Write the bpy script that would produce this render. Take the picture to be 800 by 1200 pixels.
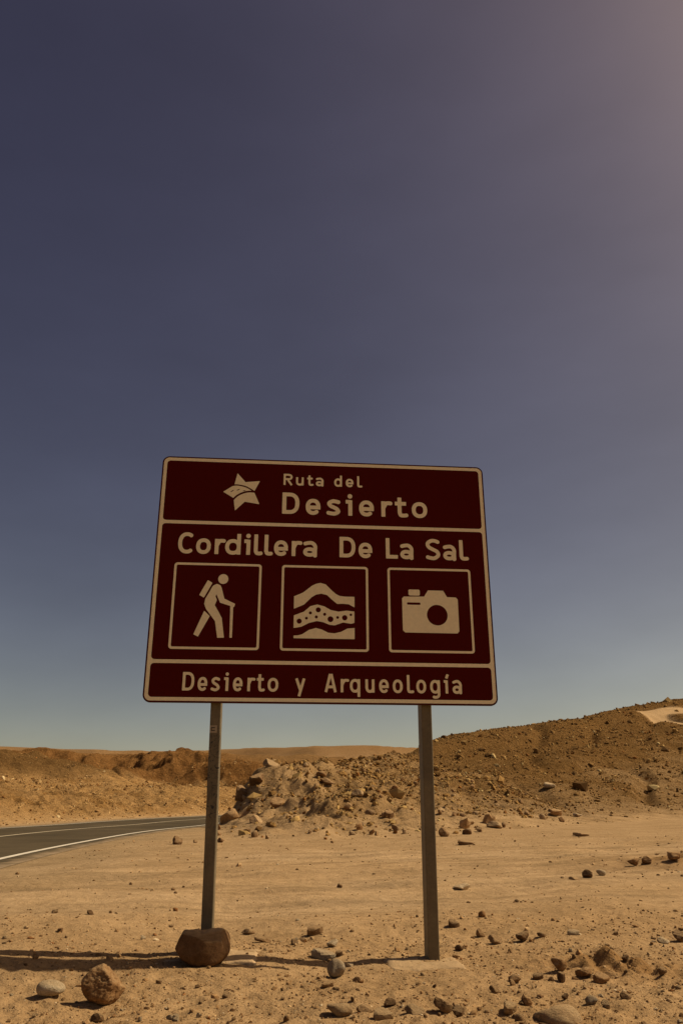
import bpy, bmesh, math
import numpy as np
from mathutils import Vector, Matrix

# ------------------------------------------------------------------ clear
for o in list(bpy.data.objects):
    bpy.data.objects.remove(o)
scene = bpy.context.scene
COL = scene.collection

# ------------------------------------------------------------------ camera
EYE = 1.0
cam_data = bpy.data.cameras.new('camera')
cam = bpy.data.objects.new('camera', cam_data)
COL.objects.link(cam)
cam.location = (0, 0, EYE)
cam.rotation_euler = (math.radians(90 + 20.35), 0, 0)
cam_data.sensor_fit = 'VERTICAL'
cam_data.sensor_height = 36.0
cam_data.sensor_width = 24.0
cam_data.lens = 27.495
cam_data.clip_start = 0.05
cam_data.clip_end = 20000
scene.camera = cam

# ------------------------------------------------------------------ light
SUN_EL = math.radians(48)
SUN_FWD = math.radians(13)          # the sun stands to the right, this far behind the sign
SUN_DIR = Vector((math.cos(SUN_EL) * math.cos(SUN_FWD), math.cos(SUN_EL) * math.sin(SUN_FWD), math.sin(SUN_EL)))
world = bpy.data.worlds.new('World')
scene.world = world
world.use_nodes = True
wn, wl = world.node_tree.nodes, world.node_tree.links
wn.clear()
sky = wn.new('ShaderNodeTexSky')
sky.sky_type = 'NISHITA'
sky.sun_disc = False
sky.sun_elevation = SUN_EL
sky.sun_rotation = math.radians(90) - SUN_FWD
sky.altitude = 2400
sky.air_density = 0.8
sky.dust_density = 8.0
sky.ozone_density = 1.0
wsep = wn.new('ShaderNodeSeparateColor')         # the photograph's contrast and warm white balance
wcmb = wn.new('ShaderNodeCombineColor')
wl.new(sky.outputs[0], wsep.inputs[0])
for ch_, gam_ in enumerate((1.34, 1.465, 1.261)):
    wp = wn.new('ShaderNodeMath'); wp.operation = 'POWER'; wp.inputs[1].default_value = gam_
    wl.new(wsep.outputs[ch_], wp.inputs[0]); wl.new(wp.outputs[0], wcmb.inputs[ch_])
wtint = wn.new('ShaderNodeMix'); wtint.data_type = 'RGBA'; wtint.blend_type = 'MULTIPLY'
wtint.inputs['Factor'].default_value = 1.0
wtint.inputs[7].default_value = (1.43, 0.815, 0.655, 1)
bg = wn.new('ShaderNodeBackground')
bg.inputs['Strength'].default_value = 0.05
wo = wn.new('ShaderNodeOutputWorld')
wl.new(wcmb.outputs[0], wtint.inputs[6])
# thin uneven haze high in the air
wtc = wn.new('ShaderNodeTexCoord')
wmap = wn.new('ShaderNodeMapping'); wmap.inputs['Scale'].default_value = (1.6, 1.6, 4.0); wmap.inputs['Rotation'].default_value = (0.3, 0.5, 0.4)
wnoi = wn.new('ShaderNodeTexNoise'); wnoi.inputs['Scale'].default_value = 1.5; wnoi.inputs['Detail'].default_value = 5
wmr = wn.new('ShaderNodeMapRange'); wmr.inputs[1].default_value = 0.3; wmr.inputs[2].default_value = 0.7; wmr.inputs[3].default_value = 0.90; wmr.inputs[4].default_value = 1.12
whz = wn.new('ShaderNodeVectorMath'); whz.operation = 'SCALE'
wl.new(wtc.outputs['Generated'], wmap.inputs['Vector']); wl.new(wmap.outputs[0], wnoi.inputs['Vector'])
wl.new(wnoi.outputs['Fac'], wmr.inputs[0]); wl.new(wtint.outputs[2], whz.inputs[0]); wl.new(wmr.outputs[0], whz.inputs['Scale'])
wl.new(whz.outputs[0], bg.inputs['Color'])
wl.new(bg.outputs[0], wo.inputs['Surface'])

sun_data = bpy.data.lights.new('sun', 'SUN')
sun_data.energy = 4.8
sun_data.angle = math.radians(0.55)
sun_data.color = (1.0, 0.85, 0.62)
sun = bpy.data.objects.new('sun', sun_data)
COL.objects.link(sun)
sun.location = SUN_DIR * 50
sun.rotation_euler = SUN_DIR.to_track_quat('Z', 'Y').to_euler()

vs = scene.view_settings
vs.view_transform = 'Standard'
vs.look = 'None'
vs.exposure = 0.0
vs.gamma = 1.0
scene.render.engine = 'CYCLES'
scene.render.resolution_x = 682
scene.render.resolution_y = 1024
scene.cycles.max_bounces = 5
scene.cycles.diffuse_bounces = 3

# ------------------------------------------------------------------ helpers
def link(name, me, mat=None, parent=None):
    o = bpy.data.objects.new(name, me)
    COL.objects.link(o)
    if mat is not None:
        me.materials.append(mat)
    if parent is not None:
        o.parent = parent
    return o

def tag(o, label=None, cat=None, group=None, kind=None):
    if label: o['label'] = label
    if cat: o['category'] = cat
    if group: o['group'] = group
    if kind: o['kind'] = kind
    return o

def mesh_np(name, V, F, smooth=False, cols=None):
    """fast mesh from arrays; F is (n,3) or (n,4)"""
    V = np.asarray(V, np.float32); F = np.asarray(F, np.int32)
    me = bpy.data.meshes.new(name)
    k = F.shape[1]
    me.vertices.add(len(V)); me.vertices.foreach_set('co', V.ravel())
    me.loops.add(F.size); me.loops.foreach_set('vertex_index', F.ravel())
    me.polygons.add(len(F))
    me.polygons.foreach_set('loop_start', np.arange(0, F.size, k, dtype=np.int32))
    me.polygons.foreach_set('loop_total', np.full(len(F), k, dtype=np.int32))
    me.polygons.foreach_set('use_smooth', np.full(len(F), smooth, dtype=bool))
    if cols is not None:
        a = me.color_attributes.new('tint', 'FLOAT_COLOR', 'POINT')
        c4 = np.ones((len(V), 4), np.float32); c4[:, :3] = cols
        a.data.foreach_set('color', c4.ravel())
    me.update(calc_edges=True)
    return me

def smooth01(a, b, x):
    t = np.clip((x - a) / (b - a), 0, 1)
    return t * t * (3 - 2 * t)

# ---- noise
_rng = np.random.RandomState(7)
_perm = _rng.permutation(4096).astype(np.int64)
_g2 = _rng.rand(4096) * 2 * np.pi
_gx, _gy = np.cos(_g2), np.sin(_g2)
def _h(ix, iy):
    return _perm[(_perm[ix & 4095] + iy) & 4095]
def noise2(x, y, seed=0):
    x = np.asarray(x, float) + seed * 17.37; y = np.asarray(y, float) - seed * 9.71
    fx = np.floor(x); fy = np.floor(y)
    ix = fx.astype(np.int64); iy = fy.astype(np.int64)
    u = x - fx; v = y - fy
    su = u * u * u * (u * (u * 6 - 15) + 10); sv = v * v * v * (v * (v * 6 - 15) + 10)
    def g(i, j, a, b):
        h = _h(ix + i, iy + j)
        return _gx[h] * a + _gy[h] * b
    n0 = g(0, 0, u, v) * (1 - su) + g(1, 0, u - 1, v) * su
    n1 = g(0, 1, u, v - 1) * (1 - su) + g(1, 1, u - 1, v - 1) * su
    return (n0 * (1 - sv) + n1 * sv) * 1.5
def noise3(P, s=1.0, seed=0):
    P = np.asarray(P) * s
    return (noise2(P[:, 0] + 3.1, P[:, 1], seed) + noise2(P[:, 1] - 7.7, P[:, 2], seed + 5) + noise2(P[:, 2] + 1.3, P[:, 0], seed + 9)) / 1.7

def polyline_dist(x, y, pts):
    """unsigned distance, signed (left of the walk is +), arc parameter (index + t)"""
    x = np.asarray(x, float); y = np.asarray(y, float)
    best = np.full(x.shape, 1e9); par = np.zeros(x.shape); sg = np.ones(x.shape)
    for i in range(len(pts) - 1):
        ax, ay = pts[i][:2]; bx, by = pts[i + 1][:2]
        dx, dy = bx - ax, by - ay
        t = np.clip(((x - ax) * dx + (y - ay) * dy) / (dx * dx + dy * dy), 0, 1)
        d = np.hypot(x - ax - t * dx, y - ay - t * dy)
        m = d < best
        best = np.where(m, d, best); par = np.where(m, i + t, par)
        cr = dx * (y - ay) - dy * (x - ax)
        sg = np.where(m, np.where(cr >= 0, 1.0, -1.0), sg)
    return best, sg * best, par

def catmull(pts, n):
    P = np.array(pts, float)
    P = np.vstack([2 * P[0] - P[1], P, 2 * P[-1] - P[-2]])
    out = []
    for i in range(1, len(P) - 2):
        for k in range(n):
            t = k / n
            a, b, c, d = P[i - 1], P[i], P[i + 1], P[i + 2]
            out.append(0.5 * (2 * b + (c - a) * t + (2 * a - 5 * b + 4 * c - d) * t * t + (3 * b - a - 3 * c + d) * t ** 3))
    out.append(P[-2])
    return np.array(out)

# ------------------------------------------------------------------ terrain
ROAD = catmull([(400, -1500), (40, -220), (2, -60), (-3.5, -25), (-7.6, 0), (-9.7, 15), (-10.4, 25), (-10.4, 32), (-9.7, 39), (-9.3, 47), (-8.0, 57), (-5.0, 69),
                (2, 85), (12, 101), (27, 120), (48, 142), (80, 167), (130, 197), (400, 330), (1600, 800)], 8)
CREST = [(-2.5, 36.2, 2.45), (-2.6, 37.3, 2.6), (-2.3, 39.0, 2.75), (-0.9, 42.0, 3.0), (2.0, 48.0, 3.3), (4.5, 54.0, 3.9), (7.6, 60.0, 5.2), (11.1, 66.0, 6.35),
         (15.7, 72.0, 7.2), (26.0, 83.0, 8.95), (38.5, 95.0, 11.8), (54.6, 108.0, 15.0), (90, 135, 19)]
FOOT = [(1300, 660), (400, 318), (128, 190), (45, 133), (20, 104), (6.5, 80), (-0.5, 64), (-3.6, 52), (-5.0, 42), (-5.5, 36.0), (-5.0, 31.0), (-3.5, 24.2), (-0.4, 22.0), (2.4, 24.0), (5.7, 28.0), (10.0, 33.0), (15.5, 38.0), (30, 49), (60, 66), (110, 90)]
HILLTRACK = catmull([(52, 101), (42, 94.5), (36.3, 91.5), (34.6, 88.5), (36.5, 86), (40, 84), (47, 80)], 5)
CLIFF = [(-170, 150), (-110, 165), (-62, 182), (-40, 176), (-27, 150), (-20, 118), (-13, 104), (-6, 102), (8, 118), (40, 170), (120, 230), (300, 330)]
MESA = [(-1500, 700), (-600, 780), (-200, 860), (40, 820), (160, 900), (500, 1000), (1600, 900)]

def fade(lam, cell):
    return smooth01(2.0, 4.0, lam / cell)

def terrain(x, y, cell=None, masks=False):
    x = np.asarray(x, float); y = np.asarray(y, float)
    r = np.hypot(x, y)
    if cell is None:
        cell = np.zeros_like(x) + 0.01
    def n(lam, seed):
        return noise2(x / lam, y / lam, seed) * fade(lam, cell)
    def rid(lam, seed):
        return (0.5 - np.abs(noise2(x / lam, y / lam, seed))) * fade(lam, cell)
    dR, sR, pR = polyline_dist(x, y, ROAD)      # sR > 0 : left (outer) side
    # the gravel flat the sign stands on
    z = 0.075 + 0.012 * np.clip(x, -12, 30) * smooth01(3, 14, y) + 0.04 * noise2(x / 7, y / 7, 1) * smooth01(8, 20, r)
    z = z + 0.004 * np.clip(6 - r, 0, 6)
    near = 1 - smooth01(14, 40, r)
    rough = 1 - smooth01(5.6, 8.2, y - 0.35 * x + 0.9 * noise2(x / 1.5, y / 1.5, 3))
    z = z + near * (0.034 * n(1.3, 4) * smooth01(5.6, 7.5, y) + 0.014 * n(1.3, 4) + 0.011 * n(0.45, 5))
    z = z + near * (1 - 0.6 * np.exp(-((y - 5.3) / 0.45) ** 2)) * (0.35 + 0.65 * rough) * (0.014 * n(0.17, 6) + 0.012 * n(0.075, 7) + 0.008 * n(0.035, 8))
    # wheel ruts of the track that passes behind the sign
    rut = smooth01(6.5, 9, y - 0.2 * x) * (1 - smooth01(15, 21, y - 0.35 * x))
    q = (y - 0.32 * x)
    z = z + rut * (0.034 * np.sin(q * 2.1 + 1.5 * noise2(x / 6, y / 6, 12)) * fade(1.5, cell) + 0.012 * noise2(x / 1.8, q / 0.22, 13) * fade(0.4, cell))
    z = z + 0.045 * np.exp(-(((x + 0.85) / 0.8) ** 2 + ((y - 5.4) / 0.7) ** 4))
    z = z + 0.095 * smooth01(0.8, 2.2, -x) * smooth01(4.2, 5.0, y) * (1 - smooth01(6, 12, y))
    z = z - 0.03 * np.exp(-(((x + 0.05) / 0.32) ** 2 + ((y - 5.3) / 0.45) ** 2))
    # low berm of clods on the right
    bx = np.exp(-(((x - 5.4) / 1.3) ** 2 + ((y - 12.6 - 0.3 * (x - 5.4)) / 0.9) ** 2))
    z = z + bx * (0.17 + 0.20 * n(0.5, 15) + 0.11 * n(0.2, 16))
    # broken patch of earth close by, right of the sign
    px_ = np.exp(-(((x - 1.55 - 0.25 * (5.5 - y)) / 0.38) ** 2 + ((y - 5.25) / 0.32) ** 2))
    z = z + px_ * (0.025 + 0.06 * n(0.2, 17) + 0.055 * n(0.08, 18) + 0.02 * n(0.04, 19))
    # hill and mound
    dF, sF, _ = polyline_dist(x, y, FOOT)       # + behind the foot line
    dC, sC, pC = polyline_dist(x, y, CREST)
    zc = np.interp(pC, np.arange(len(CREST)), [c[2] for c in CREST])
    mound0 = np.exp(-((x + 0.5) / 8.0) ** 2) * (1 - smooth01(50, 60, y))
    inside = np.maximum(sF + 0.8 * noise2(x / 3.5, y / 3.5, 20) * smooth01(-6, -3, x) + (0.55 * noise2(x / 1.1, y / 1.1, 87) + 0.3 * noise2(x / .5, y / .5, 88)) * mound0, 0)
    front = inside / (inside + dC + 1e-6)
    fm = (sC < 0) | (pC < 0.001)
    flank = inside / (inside + 0.55 * dC + 1e-6)
    hf = np.where(fm, front, np.clip(1.15 * flank, 0, 1))
    hprof = np.where(fm, 0.5 * hf ** 1.25 + 0.5 * smooth01(0, 1, hf), hf ** 1.25)
    back = 1.0
    hill = (zc - 0.2) * hprof * back * (sF > 0)
    hz = np.clip(hill / 1.2, 0, 1)
    mound = mound0
    hrough = (0.30 + 0.70 * mound)
    hill = hill + hz * hrough * (0.6 * n(6, 21) + 0.55 * rid(2.8, 22) + 0.34 * n(1.1, 23) + 0.22 * rid(0.5, 24) + 0.12 * n(0.28, 25)) * (0.35 + 0.65 * np.clip(1 - hf + 0.2, 0, 1))
    mo = mound * np.clip(hill / 0.7, 0, 1)
    hill = hill + mo * (0.48 * rid(2.2, 29) + 0.34 * rid(1.0, 70) + 0.20 * rid(0.45, 71) - 0.26) * (0.5 + 0.5 * smooth01(-0.3, 0.3, noise2(x / 3, y / 3, 72)))
    hill = hill - hz * (1 - mound) * 0.5 * smooth01(0.30, 0.5, 0.5 - np.abs(noise2((x - 0.5 * y) / 7, (y + 0.5 * x) / 22, 73))) * fade(3, cell)
    dH, _, _ = polyline_dist(x, y, HILLTRACK)
    tr = 1 - smooth01(1.2, 2.6, dH + 0.5 * noise2(x / 2, y / 2, 26))
    hill = hill - 0.25 * tr
    # far side of the road: ochre bank, brown hill, eroded cliffs, mesa
    left = np.where(sR > 0, dR, 0)
    far = smooth01(5, 9, left)
    bank = 0.35 * smooth01(4.5, 7, left) + 1.5 * smooth01(6, 17, left + 2.5 * noise2(x / 9, y / 9, 30)) + 0.035 * np.clip(left - 14, 0, 55)
    bl = smooth01(5.5, 9, left) * (1 - smooth01(24, 45, left))
    bank = bank + bl * (0.40 * n(5.5, 31) + 0.45 * rid(2.6, 32) + 0.55 * rid(1.2, 33) + 0.30 * rid(0.6, 34) + 0.5 * n(9, 89))
    dL = np.hypot((x + 50) / 30, (y - 100) / 26) + 0.10 * noise2(x / 18, y / 18, 35)
    lh = 4.6 * (1 - smooth01(0.0, 1.0, dL)) ** 0.8
    bank = bank + smooth01(30, 60, left) * (0.5 * n(11, 74) + 0.45 * rid(4.5, 75) + 0.2 * n(2, 76))
    lh = lh + (lh > 0.01) * np.clip(lh, 0, 1) * (0.5 * n(9, 36) + 0.25 * n(3, 37) + 0.2 * rid(1.6, 38))
    dK, sK, pK = polyline_dist(x, y, CLIFF)
    wob = 9 * noise2(x / 30, y / 30, 40) + 6 * (0.5 - np.abs(noise2(x / 13, y / 13, 41))) * 2 + 2.2 * noise2(x / 5, y / 5, 42) + 0.8 * noise2(x / 2, y / 2, 43) * fade(2, cell)
    e = sK + wob
    top = np.interp(pK, np.arange(len(CLIFF)), [7.2, 7.6, 7.4, 6.9, 5.6, 3.4, 2.5, 2.3, 2.4, 2.6, 3, 4]) + 0.6 * noise2(x / 11, y / 11, 44)
    wid = np.interp(pK, np.arange(len(CLIFF)), [20, 20, 20, 18, 14, 8, 6, 6, 8, 10, 14, 20])
    tt = np.clip((e + 0.8 * wid) / wid, 0, 1)
    step = np.floor(tt * 5) / 5 + smooth01(0.55, 1, (tt * 5) % 1) / 5
    cl = top * np.clip(0.35 * tt + 0.65 * step, 0, 1)
    gull = smooth01(-22, -8, e) * (1 - smooth01(0, 8, e))
    cl = cl + gull * (1.6 * rid(6, 45) + 1.2 * rid(2.7, 46) + 0.6 * n(1.3, 47)) * np.clip(top / 5, 0.5, 1)
    cl = cl * (1 - smooth01(60, 260, e))
    dM, sM, _ = polyline_dist(x, y, MESA)
    em = sM + 60 * noise2(x / 220, y / 220, 50) + 25 * noise2(x / 70, y / 70, 51)
    mesa = (50 + 2.0 * noise2(x / 160, y / 160, 52)) * (0.6 * smooth01(-380, 0, em) + 0.4 * smooth01(-40, 20, em))
    mesa = mesa + smooth01(-300, -40, em) * (1 - smooth01(0, 30, em)) * (4 * rid(60, 53) + 3 * rid(25, 54) + 1.2 * rid(11, 55))
    behind = smooth01(-40, 10, y)
    outer = (bank + lh) * far + cl * smooth01(8, 18, left) + np.clip(mesa, 0, 99)
    z = z + np.where(sR > 0, outer * behind, 0) + np.maximum(hill, 0) * (sR <= 0) + np.where(sR > 0, 0, np.clip(mesa, 0, 99) * behind)
    # level the road bench
    k = 1 - np.where(sR > 0, smooth01(4.6, 9.0, dR), smooth01(4.3, 5.1, dR))
    z = z * (1 - k) + k * 0.004
    if not masks:
        return z
    hd = smooth01(-0.3, 7.0, sF + 1.6 * noise2(x / 2.5, y / 2.5, 27) + 0.9 * noise2(x / .8, y / .8, 28)) * (sF > 0)
    return z, dict(hd=hd, em=em, r=r, dR=dR, left=left, hf=hf * (sF > 0), hz=hz, mound=mound, tr=tr, bl=bl, lh=np.clip(lh / 2.0, 0, 1) * far * (sR > 0),
                   cl=np.clip(tt, 0, 1) * (sR > 0) * smooth01(8, 18, left), gull=gull * (sR > 0), mesa=smooth01(-420, -200, em), rough=rough, bx=bx, px=px_, rut=rut, far=far * (sR > 0), e=e)

def tz(x, y):
    return float(terrain(np.array([x]), np.array([y]))[0])
# ------------------------------------------------------------------ materials
def new_mat(name):
    m = bpy.data.materials.new(name); m.use_nodes = True
    nt = m.node_tree; nt.nodes.clear()
    out = nt.nodes.new('ShaderNodeOutputMaterial')
    b = nt.nodes.new('ShaderNodeBsdfPrincipled')
    nt.links.new(b.outputs[0], out.inputs['Surface'])
    return m, nt, b

def nd(nt, t, **kw):
    n_ = nt.nodes.new(t)
    for k, v in kw.items():
        setattr(n_, k, v)
    return n_

def noise_node(nt, vec, scale, detail=4, rough=0.6):
    n_ = nd(nt, 'ShaderNodeTexNoise')
    n_.inputs['Scale'].default_value = scale
    n_.inputs['Detail'].default_value = detail
    n_.inputs['Roughness'].default_value = rough
    nt.links.new(vec, n_.inputs['Vector'])
    return n_

def ramp(nt, fac, stops):
    r_ = nd(nt, 'ShaderNodeValToRGB')
    while len(r_.color_ramp.elements) < len(stops):
        r_.color_ramp.elements.new(0.5)
    for e_, (p_, c_) in zip(r_.color_ramp.elements, stops):
        e_.position = p_; e_.color = tuple(c_) + (1,) if len(c_) == 3 else c_
    nt.links.new(fac, r_.inputs[0])
    return r_

def mixc(nt, a, b, fac, blend='MIX'):
    m_ = nd(nt, 'ShaderNodeMix', data_type='RGBA', blend_type=blend)
    for s, v in ((0, fac), (6, a), (7, b)):
        if hasattr(v, 'is_linked') or hasattr(v, 'links'):
            nt.links.new(v, m_.inputs[s])
        else:
            m_.inputs[s].default_value = v if s == 0 else (tuple(v) + (1,) if len(v) == 3 else v)
    return m_.outputs[2]

def bump(nt, b, heights, prev=None):
    last = prev
    for hsock, dist, st in heights:
        bn = nd(nt, 'ShaderNodeBump')
        bn.inputs['Distance'].default_value = dist
        bn.inputs['Strength'].default_value = st
        nt.links.new(hsock, bn.inputs['Height'])
        if last is not None:
            nt.links.new(last, bn.inputs['Normal'])
        last = bn.outputs[0]
    nt.links.new(last, b.inputs['Normal'])

def ground_material():
    m, nt, b = new_mat('desert_ground')
    at = nd(nt, 'ShaderNodeAttribute', attribute_name='tint')
    geo = nd(nt, 'ShaderNodeNewGeometry')
    P = geo.outputs['Position']
    big = noise_node(nt, P, 0.9, 5, 0.6)
    mid = noise_node(nt, P, 9, 6, 0.65)
    fine = noise_node(nt, P, 70, 4, 0.7)
    v1 = ramp(nt, big.outputs['Fac'], [(0.30, (0.86, 0.84, 0.80)), (0.70, (1.10, 1.10, 1.10))])
    v2 = ramp(nt, mid.outputs['Fac'], [(0.30, (0.80, 0.78, 0.74)), (0.72, (1.14, 1.14, 1.13))])
    v3 = ramp(nt, fine.outputs['Fac'], [(0.30, (0.80, 0.78, 0.75)), (0.70, (1.16, 1.16, 1.15))])
    c = mixc(nt, at.outputs['Color'], v1.outputs[0], 1.0, 'MULTIPLY')
    c = mixc(nt, c, v2.outputs[0], 0.9, 'MULTIPLY')
    c = mixc(nt, c, v3.outputs[0], 0.9, 'MULTIPLY')
    # tiny pale and dark grit
    vo = nd(nt, 'ShaderNodeTexVoronoi'); vo.inputs['Scale'].default_value = 55; nt.links.new(P, vo.inputs['Vector'])
    sp = ramp(nt, vo.outputs['Distance'], [(0.10, (1, 1, 1)), (0.22, (0, 0, 0))])
    pick = nd(nt, 'ShaderNodeSeparateColor'); nt.links.new(vo.outputs['Color'], pick.inputs[0])
    gritc = ramp(nt, pick.outputs[0], [(0.0, (0.10, 0.055, 0.025)), (0.6, (0.20, 0.12, 0.06)), (0.8, (0.45, 0.33, 0.20)), (1.0, (0.62, 0.50, 0.34))])
    gm = nd(nt, 'ShaderNodeMath', operation='MULTIPLY'); nt.links.new(sp.outputs[0], gm.inputs[0])
    gr2 = ramp(nt, pick.outputs[1], [(0.55, (0, 0, 0)), (0.62, (1, 1, 1))]); nt.links.new(gr2.outputs[0], gm.inputs[1])
    c = mixc(nt, c, gritc.outputs[0], gm.outputs[0])
    # broken surface of the slopes
    ra = nd(nt, 'ShaderNodeAttribute', attribute_name='rocky')
    rk1 = noise_node(nt, P, 1.1, 8, 0.68); rk2 = noise_node(nt, P, 3.2, 6, 0.7)
    rks = nd(nt, 'ShaderNodeMath', operation='MULTIPLY'); nt.links.new(rk1.outputs['Fac'], rks.inputs[0]); nt.links.new(ra.outputs['Fac'], rks.inputs[1])
    rks2 = nd(nt, 'ShaderNodeMath', operation='MULTIPLY'); nt.links.new(rk2.outputs['Fac'], rks2.inputs[0]); nt.links.new(ra.outputs['Fac'], rks2.inputs[1])
    vr = ramp(nt, rk2.outputs['Fac'], [(0.30, (0.62, 0.56, 0.48)), (0.50, (0.96, 0.95, 0.94)), (0.72, (1.22, 1.22, 1.22))])
    c = mixc(nt, c, mixc(nt, c, vr.outputs[0], 1.0, 'MULTIPLY'), ra.outputs['Fac'])
    nt.links.new(c, b.inputs['Base Color'])
    b.inputs['Roughness'].default_value = 0.95
    b.inputs['Specular IOR Level'].default_value = 0.0
    bump(nt, b, [(rks.outputs[0], 1.6, 0.8), (rks2.outputs[0], 0.55, 0.8), (mid.outputs['Fac'], 0.07, 0.55), (fine.outputs['Fac'], 0.018, 0.6), (gm.outputs[0], 0.006, 0.6)])
    return m

def stone_material(name, c1, c2, c3, scale=9.0, use_tint=False, rough=0.9):
    m, nt, b = new_mat(name)
    tc = nd(nt, 'ShaderNodeTexCoord')
    oi = nd(nt, 'ShaderNodeObjectInfo')
    add = nd(nt, 'ShaderNodeVectorMath', operation='ADD')
    if use_tint:
        geo = nd(nt, 'ShaderNodeNewGeometry')
        P = geo.outputs['Position']
    else:
        nt.links.new(tc.outputs['Object'], add.inputs[0])
        sc = nd(nt, 'ShaderNodeVectorMath', operation='SCALE'); sc.inputs['Scale'].default_value = 37.0
        cmb = nd(nt, 'ShaderNodeCombineXYZ')
        nt.links.new(oi.outputs['Random'], cmb.inputs[0]); nt.links.new(oi.outputs['Random'], cmb.inputs[1])
        nt.links.new(cmb.outputs[0], sc.inputs[0]); nt.links.new(sc.outputs[0], add.inputs[1])
        P = add.outputs[0]
    big = noise_node(nt, P, scale * 0.25, 5, 0.6)
    fine = noise_node(nt, P, scale * 1.6, 6, 0.7)
    col = ramp(nt, big.outputs['Fac'], [(0.32, c1), (0.52, c2), (0.70, c3)])
    c = col.outputs[0]
    if use_tint:
        at = nd(nt, 'ShaderNodeAttribute', attribute_name='tint')
        c = at.outputs['Color']
    v = ramp(nt, fine.outputs['Fac'], [(0.30, (0.72, 0.70, 0.66)), (0.70, (1.18, 1.17, 1.15))])
    c = mixc(nt, c, v.outputs[0], 1.0, 'MULTIPLY')
    grain = noise_node(nt, P, scale * 7, 5, 0.75)
    v2 = ramp(nt, grain.outputs['Fac'], [(0.30, (0.66, 0.63, 0.60)), (0.50, (1, 1, 1)), (0.70, (1.25, 1.24, 1.22))])
    c = mixc(nt, c, v2.outputs[0], 0.8, 'MULTIPLY')
    if not use_tint:
        var = ramp(nt, oi.outputs['Random'], [(0.0, (0.72, 0.70, 0.68)), (0.5, (1, 1, 1)), (1.0, (1.22, 1.20, 1.15))])
        c = mixc(nt, c, var.outputs[0], 0.8, 'MULTIPLY')
        # wind blown dust on upward faces, kept light to paint in sunlit tops
        geo = nd(nt, 'ShaderNodeNewGeometry')
        sep = nd(nt, 'ShaderNodeSeparateXYZ'); nt.links.new(geo.outputs['Normal'], sep.inputs[0])
        du = ramp(nt, sep.outputs[2], [(0.45, (0, 0, 0)), (1.0, (0.6, 0.6, 0.6))])
        c = mixc(nt, c, (0.40, 0.265, 0.135), du.outputs[0])
    nt.links.new(c, b.inputs['Base Color'])
    b.inputs['Roughness'].default_value = rough
    b.inputs['Specular IOR Level'].default_value = 0.05
    bump(nt, b, [(big.outputs['Fac'], 0.35 / scale, 0.6), (fine.outputs['Fac'], 0.12 / scale, 0.8), (grain.outputs['Fac'], 0.03 / scale, 0.8)])
    return m

def asphalt_material():
    m, nt, b = new_mat('asphalt')
    geo = nd(nt, 'ShaderNodeNewGeometry'); P = geo.outputs['Position']
    big = noise_node(nt, P, 0.35, 5, 0.6); fine = noise_node(nt, P, 60, 3, 0.7)
    c = ramp(nt, big.outputs['Fac'], [(0.3, (0.050, 0.038, 0.021)), (0.5, (0.072, 0.054, 0.030)), (0.7, (0.100, 0.075, 0.043))]).outputs[0]
    v = ramp(nt, fine.outputs['Fac'], [(0.3, (0.75, 0.75, 0.75)), (0.7, (1.3, 1.27, 1.2))]).outputs[0]
    c = mixc(nt, c, v, 1.0, 'MULTIPLY')
    # sand drifted over the edges
    at = nd(nt, 'ShaderNodeAttribute', attribute_name='tint')
    sepc = nd(nt, 'ShaderNodeSeparateColor'); nt.links.new(at.outputs['Color'], sepc.inputs[0])
    dn = noise_node(nt, P, 2.2, 6, 0.7)
    ad = nd(nt, 'ShaderNodeMath', operation='MULTIPLY_ADD'); ad.inputs[1].default_value = 1.6; 
    nt.links.new(dn.outputs['Fac'], ad.inputs[0]); 
    sb = nd(nt, 'ShaderNodeMath', operation='SUBTRACT'); sb.inputs[1].default_value = 1.15
    nt.links.new(sepc.outputs[0], ad.inputs[2]); nt.links.new(ad.outputs[0], sb.inputs[0])
    fac = ramp(nt, sb.outputs[0], [(0.15, (0, 0, 0)), (0.75, (0.9, 0.9, 0.9))])
    c = mixc(nt, c, (0.36, 0.255, 0.15), fac.outputs[0])
    nt.links.new(c, b.inputs['Base Color']); b.inputs['Roughness'].default_value = 0.9
    b.inputs['Specular IOR Level'].default_value = 0.1
    bump(nt, b, [(fine.outputs['Fac'], 0.01, 0.5)])
    return m

def paint_material(name, col, wear):
    m, nt, b = new_mat(name)
    geo = nd(nt, 'ShaderNodeNewGeometry'); P = geo.outputs['Position']
    n1 = noise_node(nt, P, 3.0, 6, 0.7)
    f = ramp(nt, n1.outputs['Fac'], [(0.50, (0, 0, 0)), (0.74, (wear, wear, wear))])
    c = mixc(nt, col, (0.16, 0.125, 0.085), f.outputs[0])
    nt.links.new(c, b.inputs['Base Color']); b.inputs['Roughness'].default_value = 0.8
    return m

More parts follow.
